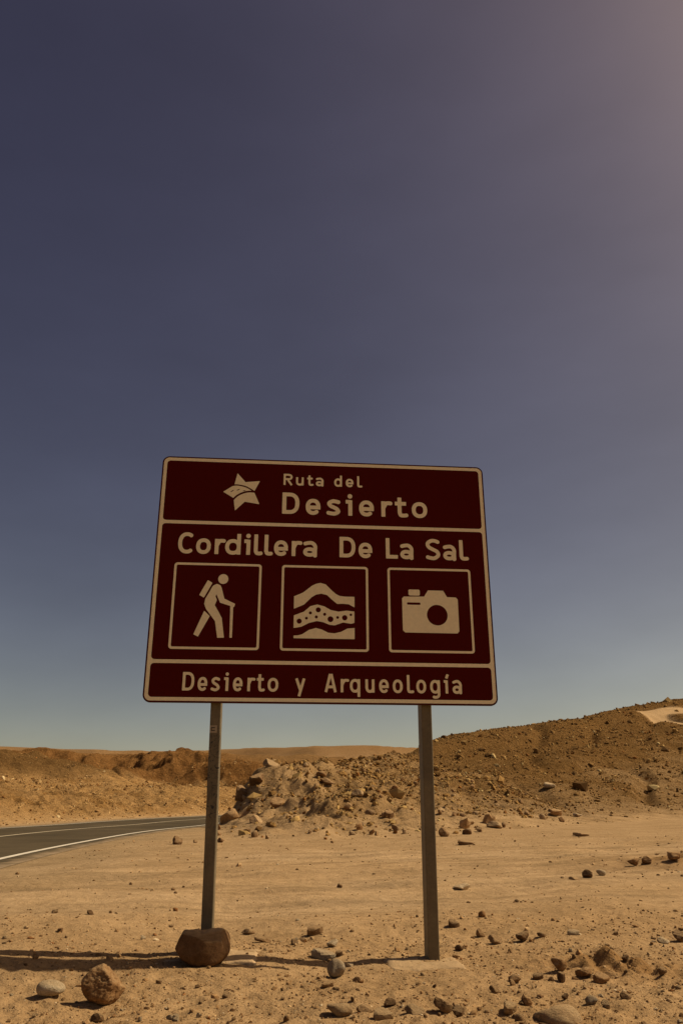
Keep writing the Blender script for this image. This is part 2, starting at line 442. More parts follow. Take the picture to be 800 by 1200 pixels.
def film_material(name, col, dust, rough=0.42, spec=0.3):
    m, nt, b = new_mat(name)
    tc = nd(nt, 'ShaderNodeTexCoord'); P = tc.outputs['Object']
    n1 = noise_node(nt, P, 2.3, 6, 0.7); n2 = noise_node(nt, P, 38, 5, 0.7)
    mp = nd(nt, 'ShaderNodeMapping'); mp.inputs['Scale'].default_value = (14, 14, 0.9); nt.links.new(P, mp.inputs['Vector'])
    n3 = noise_node(nt, mp.outputs[0], 1.6, 5, 0.7)
    d1 = ramp(nt, n1.outputs['Fac'], [(0.42, (0, 0, 0)), (0.75, (dust, dust, dust))])
    c = mixc(nt, col, (0.30, 0.20, 0.11), d1.outputs[0])
    d3 = ramp(nt, n3.outputs['Fac'], [(0.55, (0, 0, 0)), (0.8, (dust * .6, dust * .6, dust * .6))])
    c = mixc(nt, c, (0.32, 0.22, 0.13), d3.outputs[0])
    v = ramp(nt, n2.outputs['Fac'], [(0.3, (0.92, 0.91, 0.90)), (0.7, (1.05, 1.05, 1.05))])
    c = mixc(nt, c, v.outputs[0], 1.0, 'MULTIPLY')
    nt.links.new(c, b.inputs['Base Color'])
    rr = ramp(nt, n1.outputs['Fac'], [(0.3, (rough,) * 3), (0.8, (rough + .3,) * 3)])
    nt.links.new(rr.outputs[0], b.inputs['Roughness'])
    b.inputs['Specular IOR Level'].default_value = spec
    return m

def steel_material(name, col, scrawl=False):
    m, nt, b = new_mat(name)
    tc = nd(nt, 'ShaderNodeTexCoord'); P = tc.outputs['Object']
    n1 = noise_node(nt, P, 6, 6, 0.7); n2 = noise_node(nt, P, 60, 4, 0.7)
    mp = nd(nt, 'ShaderNodeMapping'); mp.inputs['Scale'].default_value = (30, 30, 1.2); nt.links.new(P, mp.inputs['Vector'])
    n3 = noise_node(nt, mp.outputs[0], 1.2, 5, 0.7)
    c = ramp(nt, n1.outputs['Fac'], [(0.3, tuple(v * 0.72 for v in col)), (0.7, tuple(v * 1.2 for v in col))]).outputs[0]
    rs = ramp(nt, n3.outputs['Fac'], [(0.56, (0, 0, 0)), (0.72, (0.55, 0.55, 0.55))])
    c = mixc(nt, c, (0.14, 0.075, 0.035), rs.outputs[0])
    v = ramp(nt, n2.outputs['Fac'], [(0.3, (0.85, 0.85, 0.85)), (0.7, (1.1, 1.1, 1.1))])
    c = mixc(nt, c, v.outputs[0], 1.0, 'MULTIPLY')
    if scrawl:
        ws = nd(nt, 'ShaderNodeTexNoise'); ws.inputs['Scale'].default_value = 16; ws.inputs['Detail'].default_value = 1.5
        ws.inputs['Distortion'].default_value = 2.2
        nt.links.new(P, ws.inputs['Vector'])
        ln = ramp(nt, ws.outputs['Fac'], [(0.475, (0, 0, 0)), (0.495, (1, 1, 1)), (0.505, (1, 1, 1)), (0.525, (0, 0, 0))])
        sx = nd(nt, 'ShaderNodeSeparateXYZ'); nt.links.new(P, sx.inputs[0])
        mr = nd(nt, 'ShaderNodeMapRange'); mr.inputs[1].default_value = 0.72; mr.inputs[2].default_value = 0.86; nt.links.new(sx.outputs[2], mr.inputs[0])
        mr2 = nd(nt, 'ShaderNodeMapRange'); mr2.inputs[1].default_value = 1.40; mr2.inputs[2].default_value = 1.32; nt.links.new(sx.outputs[2], mr2.inputs[0])
        mm = nd(nt, 'ShaderNodeMath', operation='MULTIPLY'); nt.links.new(mr.outputs[0], mm.inputs[0]); nt.links.new(mr2.outputs[0], mm.inputs[1])
        m3 = nd(nt, 'ShaderNodeMath', operation='MULTIPLY'); nt.links.new(mm.outputs[0], m3.inputs[0]); nt.links.new(ln.outputs[0], m3.inputs[1])
        c = mixc(nt, c, (0.02, 0.017, 0.014), m3.outputs[0])
    nt.links.new(c, b.inputs['Base Color'])
    b.inputs['Metallic'].default_value = 0.25
    b.inputs['Roughness'].default_value = 0.6
    bump(nt, b, [(n2.outputs['Fac'], 0.002, 0.4)])
    return m

M_ground = ground_material()
M_gravel = stone_material('gravel_stone', (0, 0, 0), (0, 0, 0), (0, 0, 0), 30, True)
M_brown = stone_material('brown_stone', (0.20, 0.118, 0.056), (0.30, 0.182, 0.088), (0.40, 0.258, 0.135))
M_rust = stone_material('rusty_stone', (0.18, 0.09, 0.038), (0.28, 0.155, 0.066), (0.42, 0.27, 0.14), 12)
M_pale = stone_material('pale_stone', (0.42, 0.32, 0.20), (0.52, 0.41, 0.27), (0.60, 0.50, 0.35))
M_grey = stone_material('grey_stone', (0.24, 0.19, 0.13), (0.32, 0.25, 0.17), (0.42, 0.34, 0.24), 14)
M_dark = stone_material('dark_stone', (0.12, 0.068, 0.033), (0.185, 0.106, 0.051), (0.27, 0.165, 0.082))
M_tan = stone_material('tan_stone', (0.30, 0.19, 0.10), (0.38, 0.26, 0.14), (0.46, 0.33, 0.19))
M_boulder = stone_material('boulder_stone', (0.11, 0.06, 0.028), (0.16, 0.088, 0.04), (0.24, 0.14, 0.068), 16)
M_concrete = stone_material('dusty_concrete', (0.36, 0.255, 0.15), (0.42, 0.30, 0.18), (0.47, 0.35, 0.22), 5)
M_asphalt = asphalt_material()
M_white_paint = paint_material('white_road_paint', (0.62, 0.55, 0.43), 0.55)
M_yellow_paint = paint_material('centre_road_paint', (0.55, 0.46, 0.31), 0.6)
M_brown_film = film_material('brown_sign_film', (0.074, 0.0032, 0.0005), 0.012, 0.6, 0.06)
M_cream = film_material('cream_sign_film', (0.90, 0.78, 0.50), 0.06)
M_panel_edge = film_material('panel_edge', (0.05, 0.03, 0.018), 0.2, 0.5)
M_alu = steel_material('panel_back_aluminium', (0.36, 0.31, 0.25))
M_post = steel_material('galvanised_post', (0.165, 0.126, 0.068))
M_post_scrawl = steel_material('galvanised_post_scratched', (0.165, 0.126, 0.068), True)

# ------------------------------------------------------------------ ground sheet
def build_ground():
    # azimuth: fine in front of the camera, coarse behind; measured from +y
    fine = np.arange(-27, 27.001, 0.1)
    side = np.concatenate([np.arange(27.4, 45, 0.45), np.arange(46, 90, 1.5), np.arange(93, 178, 4)])
    az = np.radians(np.concatenate([-side[::-1], fine, side, [180.0]]))
    rr = [0.04]
    while rr[-1] < 9000:
        r_ = rr[-1]
        if r_ < 1: q = 0.2
        elif r_ < 3.2: q = 0.03
        elif r_ < 9: q = 0.0045
        elif r_ < 21: q = 0.0075
        elif r_ < 26: q = 0.0058
        elif r_ < 72: q = 0.0048
        elif r_ < 115: q = 0.0060
        elif r_ < 260: q = 0.007
        elif r_ < 1300: q = 0.013
        else: q = 0.05
        rr.append(r_ * (1 + q))
    rr = np.array(rr)
    A, Rr = np.meshgrid(az, rr)
    X = Rr * np.sin(A); Y = Rr * np.cos(A)
    dR_ = np.gradient(rr)[:, None] * np.ones_like(A)
    dA = np.gradient(az)[None, :] * np.ones_like(A)
    cell = np.maximum(dR_ * 0.8, Rr * np.abs(dA))
    shp = X.shape
    x, y = X.ravel(), Y.ravel()
    z, m = terrain(x, y, cell.ravel(), True)
    # base colours by the kind of ground
    N = len(x)
    def lay(c, new, w):
        return c * (1 - w[:, None]) + np.array(new)[None, :] * w[:, None]
    c = np.tile(np.array([0.368, 0.249, 0.137]), (N, 1))
    pn = noise2(x / 4.0, y / 4.0, 60) + 0.5 * noise2(x / 1.2, y / 1.2, 61)
    c = lay(c, (0.405, 0.28, 0.16), m['rut'] * smooth01(-0.3, 0.4, pn) * 0.9)
    c = lay(c, (0.365, 0.232, 0.115), m['rough'] * (0.55 + 0.35 * smooth01(-0.2, 0.5, pn)) * (1 - smooth01(10, 16, m['r'])))
    c = lay(c, (0.26, 0.145, 0.058), np.clip(1.3 * (m['bx'] + m['px']), 0, 1) * 0.75)
    qs = y - 0.32 * x
    stk = noise2(x / 3.0, qs / 0.30, 77) + 0.6 * noise2(x / 1.1, qs / 0.12, 78)
    c = c * (1 + 0.24 * np.clip(stk, -0.8, 0.8) * m['rut'] + 0.10 * noise2(x / 0.9, y / 0.5, 79) * (1 - smooth01(12, 25, m['r'])))[:, None]
    # mound and hill
    hn = 0.8 * noise2(x / 14, y / 10, 69) + noise2(x / 5, y / 5, 62) + 0.6 * noise2(x / 1.7, y / 1.7, 63) + 0.35 * noise2(x / .6, y / .6, 64)
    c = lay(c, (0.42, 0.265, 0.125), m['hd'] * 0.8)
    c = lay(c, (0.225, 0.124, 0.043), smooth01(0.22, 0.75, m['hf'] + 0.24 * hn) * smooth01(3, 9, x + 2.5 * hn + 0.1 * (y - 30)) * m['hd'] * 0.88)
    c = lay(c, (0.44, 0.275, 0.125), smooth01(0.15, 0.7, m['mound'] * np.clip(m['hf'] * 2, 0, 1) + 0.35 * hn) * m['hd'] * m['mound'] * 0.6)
    c = lay(c, (0.45, 0.31, 0.175), m['tr'] * (m['hf'] > 0.2) * 0.95)
    # beyond the road
    fn = noise2(x / 8, y / 8, 65) + 0.7 * noise2(x / 2.2, y / 2.2, 66)
    c = lay(c, (0.475, 0.285, 0.118), m['far'] * (1 - 0.35 * smooth01(-0.3, 0.5, fn)))
    c = lay(c, (0.36, 0.20, 0.07), m['bl'] * smooth01(0.0, 0.6, fn) * 0.8)
    c = lay(c, (0.19, 0.106, 0.040), m['lh'] * smooth01(0.15, 0.6, m['lh'] + 0.35 * fn) * 0.95)
    ban = 0.5 + 0.5 * np.sin(z * 5.0 + 1.2 * fn)
    c = lay(c, (0.29, 0.145, 0.05), smooth01(0.05, 0.35, m['cl']) * 0.9)
    c = lay(c, (0.20, 0.094, 0.031), smooth01(0.05, 0.35, m['cl']) * (1 - smooth01(0, 12, m['e'])) * ban * 0.7)
    c = lay(c, (0.33, 0.20, 0.09), smooth01(2, 30, m['e']) * smooth01(0.5, 1, m['cl']) * 0.8)
    c = lay(c, (0.42, 0.275, 0.145), m['mesa'] * 0.95)
    c = lay(c, (0.27, 0.155, 0.066), m['mesa'] * smooth01(0.0, 0.5, noise2(x / 90, y / 40, 67) + 0.6 * noise2(x / 30, y / 14, 68)) * 0.35)
    c = lay(c, (0.24, 0.135, 0.058), smooth01(-25, 0, m['em']) * 0.6)
    # dusty grey verge by the asphalt
    c = lay(c, (0.30, 0.215, 0.125), (1 - smooth01(3.6, 7.2, m['dR'] + 0.9 * pn)) * 0.8)
    nr, na = shp
    idx = np.arange(nr * na).reshape(nr, na)
    a = idx[:-1, :-1]; b = idx[:-1, 1:]; d = idx[1:, 1:]; e = idx[1:, :-1]
    F = np.stack([a, b, d, e], -1).reshape(-1, 4)
    wrap = np.stack([idx[:-1, -1], idx[:-1, 0], idx[1:, 0], idx[1:, -1]], -1)
    F = np.vstack([F, wrap])
    V = np.stack([x, y, z], -1)
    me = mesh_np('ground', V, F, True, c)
    rocky = np.clip(np.maximum.reduce([m['hd'] * (1 - m['tr']) * (1 - 0.35 * m['mound']), 0.8 * m['bl'], 0.8 * np.clip(m['lh'] * 2, 0, 1), smooth01(0.02, 0.2, m['cl']) * 1.0, 0.45 * m['far']]), 0, 1)
    at = me.attributes.new('rocky', 'FLOAT', 'POINT'); at.data.foreach_set('value', rocky.astype(np.float32))
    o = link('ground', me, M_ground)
    tag(o, 'sandy brown desert ground with stony hill and far mesa', None, None, 'structure')
    return o
build_ground()

# ------------------------------------------------------------------ road with painted lines
def strip(pts, off0, off1, z, nx=1, tint=None):
    P = np.array(pts); T = np.gradient(P, axis=0); T /= np.linalg.norm(T, axis=1)[:, None]
    Nn = np.stack([-T[:, 1], T[:, 0]], -1)
    offs = np.linspace(off0, off1, nx + 1)
    V = np.concatenate([np.column_stack([P + Nn * o_, np.full(len(P), z)])[:, None, :] for o_ in offs], 1)
    n_, k = V.shape[:2]
    idx = np.arange(n_ * k).reshape(n_, k)
    F = np.stack([idx[:-1, :-1], idx[1:, :-1], idx[1:, 1:], idx[:-1, 1:]], -1).reshape(-1, 4)[:, ::-1]
    cols = None
    if tint is not None:
        cols = np.tile(np.array([tint(o_) for o_ in offs])[None, :, None], (n_, 1, 3)).reshape(-1, 3)
    return V.reshape(-1, 3), F, cols
RD = catmull(ROAD[::2], 6)
V, F, C = strip(RD, 4.1, -4.1, 0.012, 24, lambda o_: float(np.clip((abs(o_) - 3.2) / 0.9, 0, 1)))
road = link('road', mesh_np('road', V, F, True, C), M_asphalt)
tag(road, 'two lane grey asphalt road curving away on the left', None, None, 'structure')
for nm, o_, w_, mt in (('edge_line', -3.45, 0.15, M_white_paint), ('centre_line', 0.0, 0.13, M_yellow_paint), ('edge_line', 3.45, 0.15, M_white_paint)):
    V, F, C = strip(RD, o_ + w_ / 2, o_ - w_ / 2, 0.017)
    link(nm, mesh_np(nm, V, F, True), mt, road)
# ------------------------------------------------------------------ flat shapes cut from distance fields (sign film)
def mesh_from_field(fn, x0, x1, z0, z1, g, y):
    """film outline where fn(x, z) < 0, laid in the plane y, facing -y"""
    nx = int(math.ceil((x1 - x0) / g)) + 1; nz = int(math.ceil((z1 - z0) / g)) + 1
    xs = x0 + np.arange(nx) * g; zs = z0 + np.arange(nz) * g
    Xg, Zg = np.meshgrid(xs, zs)
    D = fn(Xg, Zg)
    D = np.where(np.abs(D) < 1e-7, 1e-7, D)
    ins = D < 0
    c4 = ins[:-1, :-1].astype(int) + ins[:-1, 1:] + ins[1:, 1:] + ins[1:, :-1]
    verts = []; faces = []; key = {}
    def vid(k, p):
        i = key.get(k)
        if i is None:
            i = len(verts); key[k] = i; verts.append((p[0], y, p[1]))
        return i
    for j in range(nz - 1):                        # runs of full cells become one quad
        row = c4[j] == 4
        i = 0
        while i < nx - 1:
            if row[i]:
                k = i
                while k < nx - 1 and row[k]: k += 1
                q = [vid((i, j), (xs[i], zs[j])), vid((k, j), (xs[k], zs[j])), vid((k, j + 1), (xs[k], zs[j + 1])), vid((i, j + 1), (xs[i], zs[j + 1]))]
                faces.append(q); i = k
            else:
                i += 1
    jj, ii = np.nonzero((c4 > 0) & (c4 < 4))
    for j, i in zip(jj.tolist(), ii.tolist()):
        cn = [(i, j), (i + 1, j), (i + 1, j + 1), (i, j + 1)]
        poly = []
        for k in range(4):
            a = cn[k]; b = cn[(k + 1) % 4]
            da = D[a[1], a[0]]; db = D[b[1], b[0]]
            if da < 0: poly.append(vid(a, (xs[a[0]], zs[a[1]])))
            if (da < 0) != (db < 0):
                t = da / (da - db)
                lo, hi = (a, b) if a < b else (b, a)
                poly.append(vid((lo, hi), (xs[a[0]] + t * (xs[b[0]] - xs[a[0]]), zs[a[1]] + t * (zs[b[1]] - zs[a[1]]))))
        if len(poly) >= 3: faces.append(poly)
    me = bpy.data.meshes.new('film')
    me.from_pydata(verts, [], faces)
    me.update()
    return me

def f_rrect(cx, cz, w, h, r):
    def f(X, Z):
        qx = np.abs(X - cx) - (w / 2 - r); qz = np.abs(Z - cz) - (h / 2 - r)
        return np.hypot(np.maximum(qx, 0), np.maximum(qz, 0)) + np.minimum(np.maximum(qx, qz), 0) - r
    return f
def f_circle(cx, cz, r):
    return lambda X, Z: np.hypot(X - cx, Z - cz) - r
def f_poly(pts, rnd=0.0):
    P = np.array(pts, float)
    def f(X, Z):
        d = np.full(X.shape, 1e9); inside = np.zeros(X.shape, bool)
        for i in range(len(P)):
            a = P[i]; b = P[i - 1]
            e = b - a
            wx, wz = X - a[0], Z - a[1]
            t = np.clip((wx * e[0] + wz * e[1]) / (e @ e), 0, 1)
            d = np.minimum(d, np.hypot(wx - e[0] * t, wz - e[1] * t))
            cr = (a[1] > Z) != (b[1] > Z)
            with np.errstate(divide='ignore', invalid='ignore'):
                xx = (b[0] - a[0]) * (Z - a[1]) / (b[1] - a[1] if b[1] != a[1] else 1e-9) + a[0]
            inside ^= cr & (X < xx)
        return np.where(inside, -d, d) - rnd
    return f
def f_union(*fs):
    return lambda X, Z: np.minimum.reduce([f(X, Z) for f in fs])
def f_minus(a, *bs):
    return lambda X, Z: np.maximum.reduce([a(X, Z)] + [-b(X, Z) for b in bs])
def f_stroke(pts, hw):
    """pen stroke with flat ends and round joints"""
    P = np.array(pts, float); n_ = len(P)
    def f(X, Z):
        d = np.full(X.shape, 1e9)
        for i in range(n_ - 1):
            a, b = P[i], P[i + 1]
            L = np.hypot(*(b - a))
            if L < 1e-9: continue
            ux, uz = (b - a) / L
            s = (X - a[0]) * ux + (Z - a[1]) * uz
            p = np.abs(-(X - a[0]) * uz + (Z - a[1]) * ux)
            sc = np.clip(s, 0, L)
            cap = np.hypot(p, s - sc) - hw
            if i == 0: cap = np.maximum(cap, -s)
            if i == n_ - 2: cap = np.maximum(cap, s - L)
            d = np.minimum(d, cap)
        return d
    return f
def crv(pts, n_=6):
    return catmull(pts, n_).tolist()
def arc(cx, cz, rx, rz, a0, a1, n_=22, ex=2.25):
    out = []
    for k in range(n_ + 1):
        a = math.radians(a0 + (a1 - a0) * k / n_)
        c, s = math.cos(a), math.sin(a)
        out.append((cx + rx * math.copysign(abs(c) ** (2 / ex), c), cz + rz * math.copysign(abs(s) ** (2 / ex), s)))
    return out

XH = 0.73
def glyph(ch, w, s):
    """pen strokes of a letter of outer width w, cap height 1, stroke weight s"""
    h = s / 2; xm = XH / 2
    o = 0.012
    if ch == 'o': return [arc(w/2, xm, w/2-h, xm-h+o, 0, 360, 36)], []
    if ch == 'e': return [arc(w/2, xm, w/2-h, xm-h+o, 0, 318, 34) , [(h, XH*.46), (w-h*0.6, XH*.46)], [(w-h, XH*.5), (w-h, XH*.46-h)]], []
    if ch == 'c': return [arc(w/2, xm, w/2-h, xm-h, 45, 315, 30)], []
    if ch == 'C': return [arc(w*.56, .5, w*.56-h, .5-h+o, 50, 310, 34)], []
    if ch == 'D': return [[(h, 0), (h, 1)], [(h*.5, 1-h), (w*.42, 1-h)] + arc(w*.42, .5, w*.58-h, .5-h, 90, -90, 20, 2.4) + [(h*.5, h)]], []
    if ch == 'L': return [[(h, 0), (h, 1)], [(h*.5, h), (w, h)]], []
    if ch == 'R':
        return [[(h, 0), (h, 1)], [(h*.5, 1-h), (w*.5, 1-h)] + arc(w*.5, .72, w*.46-h, .28-h, 90, -90, 14) + [(h*.5, .44+h)], [(w*.46, .46), (w-h*1.05, 0)]], []
    if ch == 'A':
        return [[(h*.98, 0), (w/2-h*.35, 1)], [(w-h*.98, 0), (w/2+h*.35, 1)], [(w*.24, .29), (w*.76, .29)], [(w/2, 1), (w/2, .86)]], []
    if ch == 'S':
        return [crv([(w*.90, .86), (w*.66, 1-h+o), (w*.40, 1-h+o), (h*1.05, .80), (h*1.5, .62), (w*.5, .50), (w-h*1.5, .39), (w-h, .22), (w*.62, h-o), (w*.34, h-o), (w*.04+h*.2, .125)])], []
    if ch == 's':
        X = XH
        return [crv([(w*.90, X*.84), (w*.62, X-h+o), (w*.40, X-h+o), (h*1.05, X*.77), (h*1.7, X*.60), (w*.5, X*.505), (w-h*1.7, X*.40), (w-h, X*.23), (w*.60, h-o), (w*.36, h-o), (w*.05, X*.155)])], []
    if ch == 'r':
        return [[(h*1.15, 0), (h*1.15, XH)], crv([(h*1.15, XH*.55), (w*.5, XH-h*1.25), (w*.75, XH-h*.95), (w, XH-h*1.05)])], []
    if ch == 'u':
        return [[(h, XH)] + arc(w/2, .30, w/2-h, .30-h+o, 180, 360, 20), [(w-h, XH), (w-h, 0)]], []
    if ch in 'dqg':
        st = [arc(w/2-h*.15, xm, w/2-h*.85, xm-h+o, 0, 360, 34)]
        if ch == 'd': st.append([(w-h, 0), (w-h, 1.0)])
        if ch == 'q': st.append([(w-h, XH), (w-h, -.24)])
        if ch == 'g': st.append([(w-h, XH), (w-h, .02)] + arc(w*.5, -.04, w*.5-h, .19-h*.2, 0, -125, 14))
        return st, []
    if ch == 'a':
        return [crv([(w*.10, XH*.84), (w*.36, XH-h+o), (w*.64, XH-h+o), (w-h, XH*.70), (w-h, XH*.35), (w-h, 0)], 6),
                arc(w*.47, XH*.295, w*.47-h, XH*.295-h+o, 0, 360, 26)], []
    if ch == 'l':
        return [[(h*1.05, 1.0), (h*1.05, .28)] + crv([(h*1.05, .20), (h*1.55, h*1.15), (w*.72, h*.9), (w, h*1.05)])], []
    if ch == 't':
        c_ = w * .40
        return [[(c_, .93), (c_, .28)] + crv([(c_, .22), (c_ + h*.55, h*1.1), (w*.76, h*.92), (w, h*1.1)]), [(0, XH-h), (w*.96, XH-h)]], []
    if ch in 'ij':
        if ch == 'i':
            return [[(w-h, 0), (w-h, XH)], [(w*.0, XH-h*.85), (w-h, XH-h*.85)]], [(w-h*1.15, .915, s*.60)]
        c_ = w * .54
        return [[(c_, 0), (c_, XH)], [(0, XH-h*.85), (c_, XH-h*.85)], [(c_ - h*.1, .83), (w-h*.7, 1.06)]], []
    if ch == 'y':
        return [[(h*.98, XH), (w*.53, .08)], [(w-h*.98, XH), (w*.40, -.24)]], []
    raise ValueError(ch)

def text_field(items, base, cap, s):
    H_ = cap - base
    fs = []
    for ch, xl, xr in items:
        w = (xr - xl) / H_
        st, dots = glyph(ch, w, s)
        for p in st:
            fs.append((xl, xr, f_stroke([(xl + a * H_, base + b * H_) for a, b in p], s * H_ / 2)))
        for a, b, r in dots:
            fs.append((xl, xr, f_circle(xl + a * H_, base + b * H_, r * H_)))
    def f(X, Z):
        D = np.full(X.shape, 1.0)
        xs = X[0]
        for xl, xr, g in fs:
            i0 = max(0, np.searchsorted(xs, xl - 0.03)); i1 = np.searchsorted(xs, xr + 0.03)
            D[:, i0:i1] = np.minimum(D[:, i0:i1], g(X[:, i0:i1], Z[:, i0:i1]))
        return D
    return f

# ------------------------------------------------------------------ the tourist road sign
SW, SH = 2.4, 1.782
YAW = math.radians(5.04)
SIGN_Z = EYE + 1.51
GZ = 0.08
sign = bpy.data.objects.new('road_sign', None)
COL.objects.link(sign)
sign.location = (-0.121, 5.387, GZ)
sign.rotation_euler = (0, 0, YAW)
tag(sign, 'large dark brown tourist road sign on two square metal posts', 'road sign')
CZ = SIGN_Z - GZ          # panel centre above the sign's origin
def on_panel(name, me, mat, parent=sign, label=None):
    o = link(name, me, mat, parent)
    o.location = (0, 0, CZ)
    if label: o['label'] = label
    return o

def rrect_pts(w, h, r, n_=8):
    out = []
    for cx, cz, a0 in ((w/2-r, h/2-r, 0), (-w/2+r, h/2-r, 90), (-w/2+r, -h/2+r, 180), (w/2-r, -h/2+r, 270)):
        for k in range(n_ + 1):
            a = math.radians(a0 + 90 * k / n_)
            out.append((cx + r * math.cos(a), cz + r * math.sin(a)))
    return out

def prism_xz(name, pts, y0, y1):
    bm = bmesh.new()
    a = [bm.verts.new((p[0], y0, p[1])) for p in pts]
    b = [bm.verts.new((p[0], y1, p[1])) for p in pts]
    bm.faces.new(a[::1]); bm.faces.new(b[::-1])
    n_ = len(pts)
    for i in range(n_):
        bm.faces.new((a[i], b[i], b[(i + 1) % n_], a[(i + 1) % n_]))
    bmesh.ops.recalc_face_normals(bm, faces=bm.faces)
    me = bpy.data.meshes.new(name); bm.to_mesh(me); bm.free()
    return me

def box_mesh(name, x0, x1, y0, y1, z0, z1, bev=0.0):
    bm = bmesh.new()
    bmesh.ops.create_cube(bm, size=1)
    for v in bm.verts:
        v.co = ((x0 + x1) / 2 + v.co.x * (x1 - x0), (y0 + y1) / 2 + v.co.y * (y1 - y0), (z0 + z1) / 2 + v.co.z * (z1 - z0))
    if bev > 0:
        bmesh.ops.bevel(bm, geom=list(bm.edges), offset=bev, segments=2, affect='EDGES', profile=0.7)
    me = bpy.data.meshes.new(name); bm.to_mesh(me); bm.free()
    return me

# aluminium tray (edge and back), then the brown film face 1.5 mm in front of it
panel = on_panel('panel', prism_xz('panel', rrect_pts(SW, SH, 0.05), 0.0, 0.022), M_panel_edge, sign, 'dark edged metal panel with rounded corners')
brown = mesh_from_field(f_rrect(0, 0, SW - 0.004, SH - 0.004, 0.048), -SW/2 - .01, SW/2 + .01, -SH/2 - .01, SH/2 + .01, 0.02, -0.0015)
face = link('face_film', brown, M_brown_film, panel)
face['label'] = 'glossy dark brown face of the sign panel'
bi = 0.011; bwid = 0.024
ix = SW / 2 - bi - bwid
top_in = SH / 2 - bi - bwid; bot_in = -SH / 2 + bi + bwid
d1a, d1b, d2a, d2b = 0.390, 0.365, -0.607, -0.632
def area(zb, zt):
    return f_rrect(0, (zb + zt) / 2, 2 * ix, zt - zb, 0.024)
border_f = f_minus(f_rrect(0, 0, SW - 2 * bi, SH - 2 * bi, 0.040), area(d1a, top_in), area(d2a, d1b), area(bot_in, d2b))
FY = -0.003
on_panel('border', mesh_from_field(border_f, -SW/2, SW/2, -SH/2, SH/2, 0.006, FY), M_cream, sign, 'cream border and dividing lines of the sign face')
for (xa, xb) in ((-1.057, -0.446), (-0.303, 0.312), (0.452, 1.058)):
    w_, cx_ = xb - xa, (xa + xb) / 2
    ff = f_minus(f_rrect(cx_, -0.2305, w_, 0.611, 0.022), f_rrect(cx_, -0.2305, w_ - 0.033, 0.611 - 0.033, 0.010))
    on_panel('pictogram_frame', mesh_from_field(ff, xa - .01, xb + .01, -0.55, 0.09, 0.005, FY), M_cream)

HB = [(-0.775,-0.086),(-0.753,-0.076),(-0.730,-0.085),(-0.720,-0.105),(-0.710,-0.140),(-0.698,-0.181),(-0.622,-0.216),(-0.628,-0.238),(-0.643,-0.233),(-0.724,-0.209),(-0.744,-0.168),(-0.754,-0.145),(-0.760,-0.164),(-0.749,-0.191),(-0.762,-0.228),(-0.733,-0.275),(-0.709,-0.317),(-0.687,-0.453),(-0.731,-0.454),(-0.752,-0.340),(-0.785,-0.298),(-0.818,-0.256),(-0.833,-0.220),(-0.827,-0.183),(-0.803,-0.137),(-0.783,-0.095)]
hik = f_union(f_circle(-0.712, -0.039, 0.0355), f_poly([(-0.817,-0.053),(-0.789,-0.070),(-0.840,-0.172),(-0.868,-0.156)], 0.003), f_poly(HB, 0.001),
              f_poly([(-0.830,-0.272),(-0.793,-0.306),(-0.863,-0.447),(-0.892,-0.433)], 0.002), f_poly([(-0.653,-0.225),(-0.634,-0.230),(-0.633,-0.453),(-0.648,-0.453)], 0.001))
on_panel('pictogram', mesh_from_field(hik, -0.92, -0.60, -0.47, 0.01, 0.003, FY), M_cream, sign, 'cream pictogram of a hiker with backpack and stick')
B1 = [(-0.213,-0.152),(-0.180,-0.138),(-0.149,-0.123),(-0.091,-0.075),(-0.059,-0.058),(-0.028,-0.051),(0.009,-0.061),(0.055,-0.107),(0.082,-0.130),(0.109,-0.143),(0.146,-0.147),(0.213,-0.147),(0.213,-0.224),(0.173,-0.202),(0.132,-0.199),(0.091,-0.201),(0.055,-0.172),(0.018,-0.138),(-0.022,-0.129),(-0.059,-0.137),(-0.090,-0.157),(-0.143,-0.211),(-0.213,-0.242)]
B2 = [(-0.212,-0.289),(-0.142,-0.261),(-0.098,-0.221),(-0.049,-0.208),(0.001,-0.221),(0.046,-0.246),(0.100,-0.256),(0.155,-0.248),(0.212,-0.253),(0.212,-0.334),(0.190,-0.341),(0.132,-0.333),(0.074,-0.354),(0.038,-0.351),(-0.007,-0.333),(-0.052,-0.326),(-0.105,-0.340),(-0.158,-0.368),(-0.212,-0.378)]
B3 = [(-0.211,-0.431),(-0.184,-0.429),(-0.153,-0.421),(-0.105,-0.389),(-0.056,-0.375),(-0.016,-0.385),(0.029,-0.407),(0.074,-0.410),(0.118,-0.399),(0.163,-0.375),(0.213,-0.370),(0.213,-0.449),(-0.211,-0.449)]
DOTS = [(-0.174,-0.329,.0179),(-0.124,-0.307,.0099),(-0.097,-0.269,.0108),(-0.042,-0.246,.0179),(-0.055,-0.297,.0108),(0.003,-0.277,.0108),(0.044,-0.311,.0206),(0.094,-0.298,.0099),(0.144,-0.299,.0188),(0.187,-0.277,.009)]
strata = f_union(f_poly(B1), f_minus(f_poly(B2), *[f_circle(*d_) for d_ in DOTS]), f_poly(B3))
on_panel('pictogram', mesh_from_field(strata, -0.24, 0.24, -0.47, -0.03, 0.003, FY), M_cream, sign, 'cream pictogram of wavy rock layers with dark dots')
KB = [(0.556,-0.152),(0.566,-0.140),(0.714,-0.137),(0.743,-0.091),(0.850,-0.091),(0.876,-0.137),(0.941,-0.139),(0.952,-0.152),(0.952,-0.379),(0.940,-0.393),(0.570,-0.392),(0.556,-0.377)]
camf = f_union(f_minus(f_poly(KB, 0.003), f_circle(0.802, -0.267, 0.074), f_rrect(0.636, -0.187, 0.096, 0.017, 0.006)), f_rrect(0.641, -0.106, 0.082, 0.044, 0.010))
on_panel('pictogram', mesh_from_field(camf, 0.53, 0.97, -0.41, -0.06, 0.003, FY), M_cream, sign, 'cream pictogram of a photo camera')
